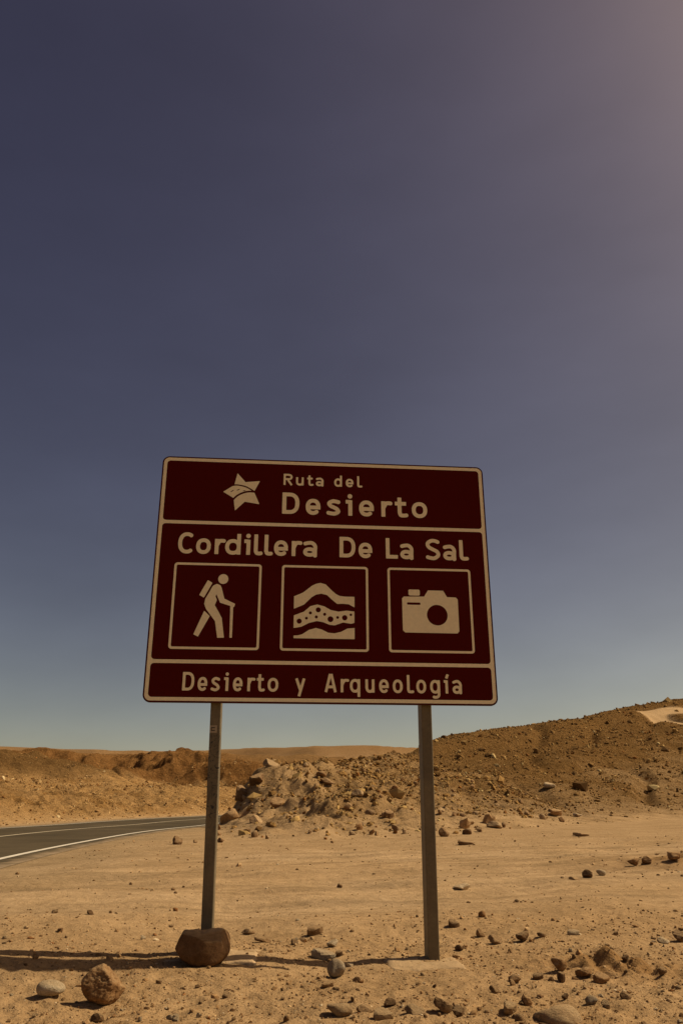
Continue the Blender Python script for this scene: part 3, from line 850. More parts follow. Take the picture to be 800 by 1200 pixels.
star_p = [(-0.649,0.772),(-0.588,0.703),(-0.482,0.715),(-0.523,0.628),(-0.480,0.532),(-0.587,0.548),(-0.655,0.477),(-0.670,0.574),(-0.747,0.621),(-0.669,0.677)]
a1 = f_stroke(crv([(-0.72,0.660),(-0.670,0.676),(-0.635,0.677),(-0.588,0.667),(-0.556,0.652),(-0.500,0.616)]), 0.0052)
a2 = f_stroke(crv([(-0.690,0.538),(-0.658,0.580),(-0.632,0.602),(-0.594,0.621),(-0.555,0.629),(-0.500,0.627)]), 0.0068)
tk = f_union(f_stroke([(-0.692,0.622),(-0.672,0.636)], 0.003), f_stroke([(-0.648,0.636),(-0.628,0.645)], 0.003), f_stroke([(-0.604,0.633),(-0.585,0.636)], 0.0025))
on_panel('emblem', mesh_from_field(f_minus(f_poly(star_p), a1, a2, tk), -0.77, -0.46, 0.46, 0.79, 0.003, FY), M_cream, sign, 'cream five pointed star emblem crossed by two curves')

TXT = [
 ('Ruta del', [('R',-0.309,-0.240),('u',-0.217,-0.160),('t',-0.135,-0.092),('a',-0.070,-0.013),('d',0.069,0.125),('e',0.153,0.211),('l',0.238,0.272)], 0.691, 0.781, 0.172),
 ('Desierto', [('D',-0.314,-0.189),('e',-0.142,-0.034),('s',0.015,0.112),('i',0.152,0.201),('e',0.251,0.361),('r',0.414,0.489),('t',0.518,0.606),('o',0.644,0.760)], 0.4640, 0.6310, 0.178),
 ('Cordillera De La Sal', [('C',-1.043,-0.933),('o',-0.916,-0.812),('r',-0.787,-0.719),('d',-0.707,-0.601),('i',-0.577,-0.533),('l',-0.508,-0.455),('l',-0.434,-0.383),('e',-0.364,-0.264),('r',-0.240,-0.172),('a',-0.155,-0.056),
   ('D',0.107,0.222),('e',0.245,0.345),('L',0.444,0.531),('a',0.549,0.645),('S',0.739,0.842),('a',0.865,0.960),('l',0.985,1.043)], 0.1432, 0.2985, 0.178),
 ('Desierto y Arqueología', [('D',-0.945,-0.867),('e',-0.844,-0.780),('s',-0.754,-0.697),('i',-0.670,-0.640),('e',-0.610,-0.546),('r',-0.515,-0.467),('t',-0.451,-0.403),('o',-0.378,-0.306),('y',-0.194,-0.124),('A',0.006,0.089),('r',0.114,0.167),('q',0.181,0.249),('u',0.284,0.347),('e',0.378,0.445),('o',0.472,0.541),('l',0.570,0.612),('o',0.635,0.703),('g',0.733,0.800),('j',0.826,0.863),('a',0.886,0.951)], -0.8125, -0.6900, 0.152),
]
for words, items, base, cap, s_ in TXT:
    k = 0
    for word in words.split(' '):
        it = items[k:k + len(word)]; k += len(word)
        me = mesh_from_field(text_field(it, base, cap, s_), it[0][1] - .03, it[-1][2] + .03, base - 0.06, cap + 0.03, 0.003, FY)
        on_panel('lettering', me, M_cream, sign, 'cream lettering reading ' + word)

# back of the sign: rails and brackets
for zc in (-0.62, 0.05, 0.66):
    on_panel('rail', box_mesh('rail', -1.12, 1.12, 0.022, 0.052, zc - 0.03, zc + 0.03, 0.004), M_alu, sign)

# square tube posts, each with a flange of its own thickness
def post(name, xt, xb, zb, mat):
    """leans a touch from xb at the ground to xt at the top"""
    w, dp = 0.036, 0.070
    bm = bmesh.new()
    zt = SH / 2 - 0.12 + CZ
    prof = rrect_pts(2 * w, 2 * dp, 0.008, 3)
    rings = []
    for k in range(13):
        t = k / 12
        z_ = zb + (zt - zb) * t
        cx = xb + (xt - xb) * t
        rings.append([bm.verts.new((cx + p[0], 0.053 + dp + p[1], z_)) for p in prof])
    n_ = len(prof)
    for k in range(12):
        for i in range(n_):
            bm.faces.new((rings[k][i], rings[k][(i + 1) % n_], rings[k + 1][(i + 1) % n_], rings[k + 1][i]))
    bm.faces.new(rings[-1])
    # inner wall at the open top is closed by a welded cap
    bmesh.ops.recalc_face_normals(bm, faces=bm.faces)
    me = bpy.data.meshes.new(name); bm.to_mesh(me); bm.free()
    for p in me.polygons: p.use_smooth = False
    return link(name, me, mat, sign)
ROFF = -GZ + EYE
pl = post('post', -0.728 - 0.012, -0.694, -0.35, M_post_scrawl)
pl['label'] = 'left post with dark scratches and a small sticker'
pr = post('post', 0.718 + 0.003, 0.700, -0.35, M_post)
pr['label'] = 'right post'
# bolts of the posts' clamps on the back
for xb in (-0.735, 0.716):
    for zc in (-0.62, 0.05, 0.66):
        bm = bmesh.new(); bmesh.ops.create_cone(bm, cap_ends=True, segments=6, radius1=0.014, radius2=0.014, depth=0.014)
        bmesh.ops.rotate(bm, verts=bm.verts, matrix=Matrix.Rotation(math.pi / 2, 3, 'X'))
        me = bpy.data.meshes.new('bolt'); bm.to_mesh(me); bm.free()
        b_ = link('bolt', me, M_alu, sign); b_.location = (xb, 0.053 + 0.14 + 0.0075, CZ + zc)
# sticker low on the left post, with two dark bars on it
sticker = link('sticker', box_mesh('sticker', -0.024, 0.024, -0.0006, 0.0006, -0.024, 0.024), film_material('faded_sticker', (0.36, 0.29, 0.19), 0.3), pl)
sticker.location = (-0.727, 0.0520, EYE + 0.455 - GZ)
mk = f_union(f_rrect(-0.002, 0.009, 0.026, 0.007, 0.002), f_rrect(-0.002, -0.009, 0.026, 0.007, 0.002), f_rrect(-0.013, 0, 0.006, 0.02, 0.002))
mk_o = link('sticker_mark', mesh_from_field(mk, -0.02, 0.02, -0.02, 0.02, 0.001, -0.0012), film_material('sticker_ink', (0.06, 0.045, 0.03), 0.1), pl)
mk_o.location = sticker.location
# ------------------------------------------------------------------ stones
def icodirs(sub):
    bm = bmesh.new(); bmesh.ops.create_icosphere(bm, subdivisions=sub, radius=1.0)
    bm.verts.ensure_lookup_table()
    V = np.array([v.co[:] for v in bm.verts]); F = np.array([[v.index for v in f.verts] for f in bm.faces]); bm.free()
    return V, F
ICO = {k: icodirs(k) for k in (1, 2, 3, 4, 5)}

def rock_shape(seed, sub=3, kind='angular'):
    """unit sized rock (radius about 0.5) with flat broken faces or worn curves"""
    rs = np.random.RandomState(seed)
    D, F = ICO[sub]
    if kind == 'angular':
        nk, dmin, soft, amp = 9, 0.30, 0.02, 0.06
    elif kind == 'worn':
        nk, dmin, soft, amp = 10, 0.55, 0.07, 0.06
    elif kind == 'smooth':
        nk, dmin, soft, amp = 7, 0.80, 0.14, 0.03
    else:                                          # lumpy, pitted
        nk, dmin, soft, amp = 10, 0.42, 0.032, 0.05
    Nn = rs.normal(size=(nk, 3)); Nn /= np.linalg.norm(Nn, axis=1)[:, None]
    dk = dmin + (1 - dmin) * rs.rand(nk)
    q = D @ Nn.T
    rk = np.where(q > 0.05, dk / np.maximum(q, 0.05), 9.0)
    rk = np.column_stack([rk, np.full(len(D), 1.0)])
    r = -soft * np.log(np.exp(-rk / soft).sum(1)) if soft > 0.03 else rk.min(1)
    r = r * (1 + amp * noise3(D, 1.7, seed % 50) + amp * 0.6 * noise3(D, 4.0, seed % 50 + 3))
    if kind == 'lumpy':
        r = r * (1 - 0.09 * np.exp(-(noise3(D, 1.6, seed % 50 + 11) / 0.045) ** 2) - 0.04 * np.exp(-(noise3(D, 3.8, seed % 50 + 12) / 0.06) ** 2) + 0.03 * noise3(D, 14.0, seed % 50 + 13))
    if sub >= 3:
        r = r * (1 + amp * 0.35 * noise3(D, 9.0, seed % 50 + 6))
    V = D * r[:, None]
    V = V - (V.max(0) + V.min(0)) / 2
    V = V / (V.max(0) - V.min(0))
    return V, F

PROTO = {}
def proto(seed, sub, kind):
    k = (seed, sub, kind)
    if k not in PROTO:
        V, F = rock_shape(seed, sub, kind)
        PROTO[k] = mesh_np('stone_shape', V, F, kind in ('smooth', 'worn', 'lumpy'))
    return PROTO[k]

MATS = dict(brown=M_brown, rust=M_rust, pale=M_pale, grey=M_grey, dark=M_dark, tan=M_tan)
def place_stone(name, x, y, w, h, mat, seed, sub, kind, depth=0.8, sink=0.16, tilt=0.0, rotz=0.0):
    me = proto(seed % 9 + 1, sub, kind).copy() if False else proto(seed % 9 + 1, sub, kind)
    o = bpy.data.objects.new(name, me)
    COL.objects.link(o)
    if len(me.materials) == 0:
        me.materials.append(mat)
    if me.materials[0] != mat:
        o.material_slots[0].link = 'OBJECT'
        o.material_slots[0].material = mat
    o.scale = (w, w * depth, h / (1 - sink))
    o.rotation_euler = (0.0, tilt, rotz)
    z = tz(x, y)
    o.location = (x, y, z + h / (1 - sink) * (0.5 - sink))
    return o

# the boulder leaning on the left post: broad two-lobed top, narrow foot
def boulder_mesh():
    outline = [(125,720),(140,690),(180,683),(225,686),(270,690),(300,689),(350,681),(400,685),(425,700),(437,722),(425,770),(405,820),(375,850),(310,858),(240,852),(200,835),(160,805),(130,775),(118,748)]
    cx, cz = 278, 772
    th = []; rr_ = []
    for a, b in outline:
        th.append(math.atan2(-(b - cz), a - cx)); rr_.append(math.hypot(a - cx, b - cz))
    od = np.argsort(th); th = np.array(th)[od]; rr_ = np.array(rr_)[od]
    th = np.concatenate([th - 2 * np.pi, th, th + 2 * np.pi]); rr_ = np.tile(rr_, 3)
    D, F = ICO[5]
    ang = np.arctan2(D[:, 2], D[:, 0]); rho = np.hypot(D[:, 0], D[:, 2])
    R_ = np.interp(ang, th, rr_) / 5.0 * (5.05 / 917.0)
    g = rho ** 0.62
    V = np.column_stack([R_ * g * np.cos(ang), 0.125 * np.sign(D[:, 1]) * np.abs(D[:, 1]) ** 0.85, R_ * g * np.sin(ang)])
    V *= (1 + 0.07 * noise3(D, 1.6, 3) + 0.045 * noise3(D, 3.5, 4) + 0.022 * noise3(D, 8, 5) + 0.012 * noise3(D, 19, 6))[:, None]
    rq = np.random.RandomState(4)
    for k in range(16):                            # broken faces
        nn = rq.normal(size=3); nn[1] -= 0.5; nn /= np.linalg.norm(nn)
        sup = (V @ nn).max(); lim = sup * rq.uniform(0.80, 0.93)
        ex = np.maximum(V @ nn - lim, 0)
        V = V - 0.9 * ex[:, None] * nn[None]
    V *= (1 + 0.012 * noise3(D, 9, 8) + 0.008 * noise3(D, 22, 9))[:, None]
    return mesh_np('boulder', V, F, True)

HERO = [
    ('rock', -1.170, 4.422, 0.217, 0.162, 'rust', 5, 5, 'lumpy', 0.85, 0.10, 0.00, 0.30, 'rust brown pitted rock, the largest in the left foreground'),
    ('rock', -1.443, 4.474, 0.139, 0.063, 'pale', 3, 4, 'smooth', 0.70, 0.12, 0.10, 0.15, 'smooth pale oval stone left of the pitted foreground rock'),
    ('rock', -0.029, 5.083, 0.101, 0.093, 'grey', 2, 4, 'worn', 0.90, 0.12, 0.00, 0.20, 'round greyish stone in the shadow line between the posts'),
    ('rock', -0.112, 5.550, 0.153, 0.056, 'pale', 4, 3, 'angular', 0.70, 0.20, 0.00, 0.10, 'pale flat stone just behind the round greyish one'),
    ('rock', -0.057, 5.892, 0.085, 0.045, 'pale', 1, 3, 'angular', 0.80, 0.20, 0.00, 0.60, 'small pale stone behind the pale flat one between the posts'),
    ('rock', -0.195, 6.495, 0.119, 0.061, 'brown', 6, 3, 'angular', 0.80, 0.20, 0.00, 0.00, 'brown rounded stone farthest back of the group between the posts'),
    ('rock', -0.016, 5.651, 0.049, 0.029, 'dark', 6, 3, 'angular', 0.80, 0.20, 0.00, 0.00, 'small dark stone touching the pale flat one between the posts'),
    ('rock', -0.698, 6.606, 0.102, 0.034, 'brown', 2, 3, 'angular', 0.70, 0.25, 0.00, 0.00, 'flat brown stone on the sand right of the boulder'),
    ('rock', -0.540, 6.005, 0.127, 0.025, 'brown', 8, 3, 'angular', 0.50, 0.20, 0.12, -0.20, 'thin slab of brown stone right of the boulder'),
    ('rock', -0.314, 5.912, 0.051, 0.030, 'dark', 7, 3, 'angular', 0.80, 0.20, 0.00, 0.00, 'small dark stone left of the pale flat one between the posts'),
    ('rock', -0.008, 4.212, 0.125, 0.052, 'tan', 1, 3, 'worn', 0.80, 0.20, 0.25, 0.30, 'tan slab sloping on the bottom edge below the round greyish stone'),
    ('rock', 0.112, 4.265, 0.088, 0.032, 'brown', 5, 3, 'angular', 0.80, 0.20, 0.00, 0.50, 'brown stone on the bottom edge below the left of the right post'),
    ('rock', 0.190, 4.145, 0.108, 0.034, 'tan', 3, 3, 'angular', 0.80, 0.25, 0.00, 0.20, 'broad flat tan stone on the bottom edge'),
    ('rock', 0.242, 4.430, 0.066, 0.033, 'dark', 2, 3, 'angular', 0.80, 0.20, 0.00, 0.90, 'dark angular stone above the broad flat tan one'),
    ('rock', 0.346, 4.232, 0.095, 0.035, 'tan', 7, 3, 'angular', 0.80, 0.25, 0.00, 0.20, 'tan flat rock near the bottom edge in front of the right post'),
    ('rock', 0.479, 4.282, 0.096, 0.049, 'brown', 4, 3, 'angular', 0.80, 0.20, 0.20, 0.70, 'upright brown rock near the bottom edge in front of the right post'),
    ('rock', 0.540, 4.200, 0.063, 0.045, 'dark', 9, 3, 'angular', 0.80, 0.20, 0.20, 0.20, 'dark wedge of rock near the bottom edge right of the right post'),
    ('rock', 0.093, 4.896, 0.060, 0.029, 'rust', 2, 3, 'angular', 0.80, 0.20, 0.00, 0.20, 'small rusty stone right of the round greyish one'),
    ('rock', -0.073, 4.780, 0.072, 0.024, 'brown', 6, 3, 'angular', 0.80, 0.25, 0.00, 0.20, 'brown flat stone just in front of the round greyish one'),
    ('rock', 0.989, 4.131, 0.220, 0.064, 'tan', 8, 4, 'worn', 0.80, 0.50, 0.00, 0.10, 'big tan rounded stone half buried at the bottom edge'),
    ('rock', 0.857, 6.732, 0.104, 0.057, 'dark', 3, 3, 'angular', 0.80, 0.18, 0.00, 0.30, 'dark blocky stone nearest the right post on its right'),
    ('rock', 1.016, 6.434, 0.081, 0.055, 'brown', 5, 3, 'angular', 0.80, 0.18, 0.20, 0.80, 'brown pyramid stone second to the right of the right post'),
    ('rock', 1.079, 6.173, 0.095, 0.047, 'brown', 7, 3, 'angular', 0.80, 0.18, 0.00, 0.20, 'brown flattish stone third to the right of the right post'),
    ('rock', 1.291, 6.276, 0.103, 0.064, 'dark', 1, 3, 'angular', 0.85, 0.12, 0.10, 0.40, 'dark cube shaped stone fourth to the right of the right post'),
    ('rock', 1.430, 6.312, 0.067, 0.032, 'brown', 4, 3, 'worn', 0.80, 0.20, 0.00, 0.30, 'small brown stone right of the dark cube shaped one'),
    ('rock', 1.704, 6.486, 0.100, 0.039, 'pale', 6, 3, 'worn', 0.80, 0.25, 0.00, 0.10, 'pale flat stone on the open sand in the right foreground'),
    ('rock', 1.182, 7.341, 0.064, 0.050, 'rust', 8, 3, 'angular', 0.80, 0.18, 0.00, 0.20, 'little rusty stone uphill of the brown pyramid one'),
    ('rock', 0.779, 5.858, 0.056, 0.030, 'dark', 2, 3, 'angular', 0.80, 0.18, 0.00, 0.20, 'small dark stone low beside the foot of the right post'),
    ('rock', 2.248, 6.172, 0.089, 0.037, 'pale', 5, 3, 'angular', 0.80, 0.20, 0.00, 0.20, 'pale slab beside the dark wedge at the right edge'),
    ('rock', 2.373, 6.201, 0.101, 0.073, 'dark', 9, 3, 'angular', 0.80, 0.15, 0.25, 0.10, 'dark wedge of rock at the right edge of the foreground'),
    ('rock', 1.776, 4.949, 0.052, 0.033, 'brown', 3, 3, 'worn', 0.80, 0.20, 0.00, 0.10, 'lone brown stone near the right edge below the pale slab'),
    ('rock', 1.671, 5.236, 0.045, 0.031, 'dark', 1, 3, 'angular', 0.80, 0.20, 0.00, 0.10, 'dark stone above the broken earth near the right edge'),
    ('rock', 1.087, 4.961, 0.075, 0.029, 'dark', 6, 3, 'angular', 0.70, 0.20, 0.00, 0.20, 'long dark stone left of the broken earth patch'),
    ('rock', 0.944, 4.890, 0.065, 0.033, 'rust', 2, 4, 'lumpy', 0.80, 0.20, 0.00, 0.10, 'rusty clod left of the long dark stone'),
    ('rock', 0.800, 4.693, 0.053, 0.031, 'brown', 7, 3, 'angular', 0.80, 0.20, 0.00, 0.50, 'brown stone left below the rusty clod'),
    ('clod', 1.234, 5.064, 0.096, 0.063, 'rust', 4, 4, 'lumpy', 0.80, 0.15, 0.00, 0.50, 'big crumbly clod at the left end of the broken earth'),
    ('clod', 1.201, 4.893, 0.060, 0.049, 'dark', 6, 4, 'lumpy', 0.80, 0.15, 0.00, 0.90, 'dark crumbly clod below the left end of the broken earth'),
    ('clod', 1.348, 4.965, 0.094, 0.041, 'rust', 8, 4, 'lumpy', 0.80, 0.20, 0.00, 0.20, 'flat crumbly clod in the middle of the broken earth'),
    ('clod', 1.400, 4.844, 0.101, 0.048, 'rust', 3, 4, 'lumpy', 0.80, 0.20, 0.00, 0.20, 'broad crumbly clod right of the middle of the broken earth'),
    ('rock', 1.388, 4.410, 0.058, 0.033, 'brown', 5, 3, 'angular', 0.80, 0.20, 0.00, 0.20, 'brown stone at the right end of the broken earth'),
    ('rock', 1.222, 4.421, 0.058, 0.037, 'grey', 2, 3, 'worn', 0.80, 0.15, 0.00, 0.20, 'grey rounded stone below the broken earth'),
    ('rock', 1.267, 4.340, 0.049, 0.032, 'tan', 9, 3, 'angular', 0.80, 0.20, 0.00, 0.20, 'tan stone next to the grey rounded one below the broken earth'),
    ('rock', 1.113, 4.495, 0.038, 0.026, 'dark', 1, 3, 'angular', 0.80, 0.20, 0.00, 0.20, 'small dark stone left of the grey rounded one'),
    ('rock', 0.792, 4.278, 0.088, 0.042, 'tan', 6, 3, 'angular', 0.80, 0.20, 0.10, 0.40, 'tan angular rock left of the big half buried stone'),
    ('rock', 2.987, 10.422, 0.124, 0.091, 'dark', 2, 3, 'angular', 0.85, 0.12, 0.10, 0.40, 'dark pyramid stone on the pale track right of the sign'),
    ('rock', 3.239, 10.735, 0.127, 0.065, 'pale', 4, 3, 'worn', 0.80, 0.20, 0.00, 0.40, 'pale stone beside the dark pyramid one on the track'),
    ('rock', 2.776, 10.265, 0.122, 0.036, 'brown', 7, 3, 'angular', 0.80, 0.25, 0.00, 0.40, 'flat brown stone left of the dark pyramid one'),
    ('rock', 1.355, 9.740, 0.201, 0.067, 'pale', 1, 3, 'angular', 0.80, 0.25, 0.00, 0.20, 'pale flat stone on the track right of the right post'),
    ('rock', 2.870, 23.713, 0.310, 0.251, 'dark', 5, 3, 'angular', 0.85, 0.12, 0.10, 0.20, 'dark rock at the hill foot, half behind the right post'),
    ('rock', 2.750, 18.873, 0.415, 0.100, 'dark', 3, 3, 'angular', 0.60, 0.20, 0.08, 0.20, 'long dark slab at the hill foot right of the post'),
    ('rock', 3.764, 25.196, 0.304, 0.178, 'dark', 8, 3, 'angular', 0.85, 0.15, 0.10, 0.70, 'dark jagged rock behind the long slab at the hill foot'),
    ('rock', 4.256, 26.162, 0.211, 0.162, 'dark', 9, 3, 'angular', 0.85, 0.15, 0.10, 0.20, 'small dark rock right of the jagged one at the hill foot'),
    ('rock', 4.343, 28.761, 0.406, 0.128, 'brown', 1, 3, 'angular', 0.85, 0.15, 0.10, 0.20, 'brown slab uphill of the dark rocks at the hill foot'),
    ('rock', 5.177, 28.423, 0.515, 0.226, 'tan', 2, 3, 'angular', 0.85, 0.15, 0.10, 0.20, 'tan boulder with a sunlit top at the hill foot'),
    ('rock', 9.239, 36.188, 0.659, 0.258, 'brown', 6, 3, 'angular', 0.85, 0.15, 0.10, 0.20, 'brown boulder on the lower slope right of the tan one'),
    ('rock', 6.236, 22.083, 0.399, 0.097, 'brown', 4, 3, 'angular', 0.85, 0.20, 0.00, 0.20, 'low brown slab on the track edge below the hillside'),
    ('rock', 10.568, 37.649, 0.382, 0.134, 'pale', 4, 3, 'angular', 0.85, 0.20, 0.00, 0.20, 'pale slab on the lower hillside'),
    ('rock', 11.745, 46.983, 0.769, 0.254, 'pale', 3, 3, 'angular', 0.85, 0.20, 0.00, 0.20, 'pale slab halfway up the hillside'),
    ('rock', -3.877, 20.090, 0.241, 0.195, 'dark', 7, 3, 'angular', 0.85, 0.12, 0.00, 0.20, 'dark lone rock on the sand between road and left post'),
    ('rock', -3.616, 21.021, 0.106, 0.074, 'brown', 7, 3, 'angular', 0.85, 0.12, 0.00, 0.20, 'tiny brown rock between the lone rock and the left post'),
    ('rock', -3.104, 21.730, 0.153, 0.115, 'dark', 2, 3, 'angular', 0.85, 0.12, 0.00, 0.20, 'dark rock just right of the left post by the mound foot'),
    ('rock', -0.574, 34.874, 0.572, 0.220, 'dark', 5, 3, 'angular', 0.70, 0.15, 0.20, 0.30, 'long dark block high on the mound between the posts'),
    ('rock', -0.860, 36.161, 0.484, 0.197, 'dark', 8, 3, 'angular', 0.80, 0.15, 0.10, 0.30, 'dark block above the long one on the mound'),
    ('clod', 4.091, 11.998, 0.167, 0.084, 'rust', 1, 4, 'lumpy', 0.80, 0.20, 0.00, 0.30, 'rusty clod at the left of the earth berm'),
    ('clod', 4.306, 12.058, 0.168, 0.095, 'dark', 5, 4, 'lumpy', 0.80, 0.20, 0.00, 0.30, 'dark clod in the middle of the earth berm'),
    ('clod', 4.668, 11.988, 0.191, 0.094, 'rust', 7, 4, 'lumpy', 0.80, 0.20, 0.00, 0.30, 'rusty clod at the right of the earth berm'),
    ('outcrop', -4.201, 35.382, 0.791, 0.475, 'dark', 3, 4, 'angular', 0.80, 0.30, 0.20, 0.50, 'dark jagged outcrop on the steep left end of the mound'),
    ('outcrop', -4.363, 33.305, 0.806, 0.414, 'brown', 8, 4, 'angular', 0.80, 0.30, -0.20, 0.90, 'low brown outcrop at the bottom of the steep left end of the mound'),
    ('outcrop', -3.009, 29.669, 0.479, 0.263, 'tan', 5, 4, 'angular', 0.80, 0.30, 0.10, 0.20, 'tan outcrop at the mound foot right of the low brown one'),
    ('outcrop', -3.589, 35.194, 0.792, 0.444, 'dark', 1, 4, 'angular', 0.80, 0.30, 0.10, 1.20, 'dark outcrop high on the left shoulder of the mound'),
    ('outcrop', -3.111, 36.538, 0.754, 0.265, 'tan', 7, 4, 'angular', 0.80, 0.35, 0.10, 0.20, 'tan outcrop on the crest at the left end of the mound'),
    ('outcrop', -2.489, 32.518, 0.660, 0.377, 'rust', 9, 4, 'angular', 0.80, 0.35, 0.10, 0.40, 'rusty outcrop in the middle of the left half of the mound'),
    ('outcrop', 0.620, 30.223, 0.493, 0.217, 'tan', 2, 4, 'angular', 0.80, 0.35, 0.10, 0.40, 'tan outcrop in the middle of the mound between the posts'),
    ('outcrop', 1.590, 28.445, 0.460, 0.228, 'dark', 6, 4, 'angular', 0.80, 0.30, 0.10, 0.40, 'dark outcrop low on the mound left of the right post'),
]
for (nm, x, y, w, h, mt, seed, sub, kind, depth, sink, tilt, rotz, lab) in HERO:
    o = place_stone(nm, x, y, w, h, MATS[mt], seed, sub, kind, depth, sink, tilt, rotz)
    tag(o, lab, nm, 'loose rocks around the sign' if nm != 'outcrop' else 'outcrops on the mound')

BX, BY = -0.815, 5.170
bo = link('boulder', boulder_mesh(), M_boulder)
bo.location = (BX, BY, tz(BX, BY) + 0.078)
bo.rotation_euler = (0, 0, 0.05)
tag(bo, 'brown two lobed boulder leaning against the foot of the left post', 'boulder')

# dusty concrete footings the posts are set in
def footing(name, x, y, w, d, z, rz, seed, label):
    n_ = 26
    bm = bmesh.new(); bmesh.ops.create_grid(bm, x_segments=n_, y_segments=n_, size=0.5)
    for v in bm.verts:
        u, t = v.co.x * 2, v.co.y * 2
        edge = max(abs(u), abs(t))
        px_, py_ = v.co.x * w, v.co.y * d
        nz = float(noise2(np.array([px_ * 7]), np.array([py_ * 7]), seed)[0]); n2 = float(noise2(np.array([px_ * 25]), np.array([py_ * 25]), seed + 1)[0])
        z_ = z + 0.008 * nz + 0.003 * n2
        if edge > 0.92: z_ -= 0.012
        if edge > 0.97: z_ -= 0.20
        v.co = (px_ + (0.02 * nz if edge > .9 else 0), py_ + (0.02 * n2 if edge > .9 else 0), z_)
    me = bpy.data.meshes.new(name); bm.to_mesh(me); bm.free()
    for p in me.polygons: p.use_smooth = True
    o = link(name, me, M_concrete); o.location = (x, y, 0); o.rotation_euler = (0, 0, rz)
    tag(o, label, 'footing', 'footings of the sign posts')
footing('concrete_footing', -0.78, 5.38, 0.60, 0.44, 0.131, 0.02, 70, 'dusty concrete footing at the left sign post, beside the boulder')
footing('concrete_footing', 0.50, 5.38, 0.50, 0.40, 0.088, 0.12, 72, 'low dusty concrete footing at the right sign post')

# smaller stones one can still count
rs = np.random.RandomState(21)
taken = [(hh[1], hh[2], hh[3]) for hh in HERO] + [(BX, BY, 0.4)]
def free(x, y, w):
    if abs(y - 5.45) < 0.12 and (abs(x - 0.58) < 0.12 or abs(x + 0.82) < 0.12): return False
    return all((x - a) ** 2 + (y - b) ** 2 > (0.6 * (w + c)) ** 2 for a, b, c in taken)
kinds = ['angular', 'angular', 'angular', 'worn']
cnt = 0
while cnt < 150:
    u = rs.uniform(-0.47, 0.47); r_ = 4.05 * (15.0 / 4.05) ** (rs.rand() ** 1.7)
    x, y = u * r_, r_
    dens = 0.25 + 0.75 * (1 - np.clip((y - 0.35 * x - 5.3) / 2.6, 0, 1))
    if rs.rand() > dens: continue
    w = rs.uniform(0.015, 0.036) * (r_ / 5.0) ** 0.6 * (1 + 0.9 * (rs.rand() > 0.9))
    if not free(x, y, w): continue
    cnt += 1
    mt = rs.choice(['brown', 'dark', 'rust', 'tan', 'pale'], p=[.34, .14, .16, .22, .14])
    o = place_stone('stone', x, y, w, w * rs.uniform(.35, .7), MATS[mt], rs.randint(99), 2, kinds[rs.randint(4)], rs.uniform(.6, 1), rs.uniform(.15, .35), rs.uniform(-.2, .2), rs.uniform(0, 6.28))
    cw = dict(brown='brown', dark='dark brown', rust='rusty', tan='tan', pale='pale')[mt]
    sz = 'tiny' if w * 5 / y < 0.026 else ('small' if w * 5 / y < 0.04 else 'fist sized')
    zone = 'before the sign, ' if y < 5.3 else 'behind the sign, '
    az_ = x / y
    zone += 'left of left post' if az_ < -0.15 else ('between the posts' if az_ < 0.105 else ('right of right post' if az_ < 0.27 else 'near right edge'))
    tag(o, '%s %s stone %s' % (sz, cw, zone), 'stone', 'small loose stones around the sign')
cnt = 0
while cnt < 130:
    x = rs.uniform(-5.5, 13); y = rs.uniform(21, 46)
    _, mk_ = terrain(np.array([x]), np.array([y]), None, True)
    if mk_['dR'][0] < 6 or mk_['hf'][0] < 0.02 or mk_['hf'][0] > 0.97: continue
    if rs.rand() > (0.25 + 0.9 * mk_['mound'][0]): continue
    w = rs.uniform(0.11, 0.28) * (1 + 0.8 * (rs.rand() > .9))
    cnt += 1
    mt = rs.choice(['brown', 'dark', 'rust', 'tan'], p=[.36, .10, .22, .32])
    o = place_stone('mound_rock', x, y, w, w * rs.uniform(.45, .85), MATS[mt], rs.randint(99), 2, kinds[rs.randint(4)], rs.uniform(.6, 1), rs.uniform(.15, .35), rs.uniform(-.3, .3), rs.uniform(0, 6.28))
    cw = dict(brown='brown', dark='dark brown', rust='rusty', tan='tan')[mt]
    hh_ = 'at the foot of' if mk_['hf'][0] < 0.3 else ('halfway up' if mk_['hf'][0] < 0.65 else 'near the top of')
    zone = 'left part' if x / y < -0.05 else ('middle' if x / y < 0.1 else 'right part')
    tag(o, '%s %s rock %s the rubble slope, %s' % ('larger' if w > 0.2 else 'small', cw, hh_, zone), 'rock', 'rocks in the rubble behind the sign')

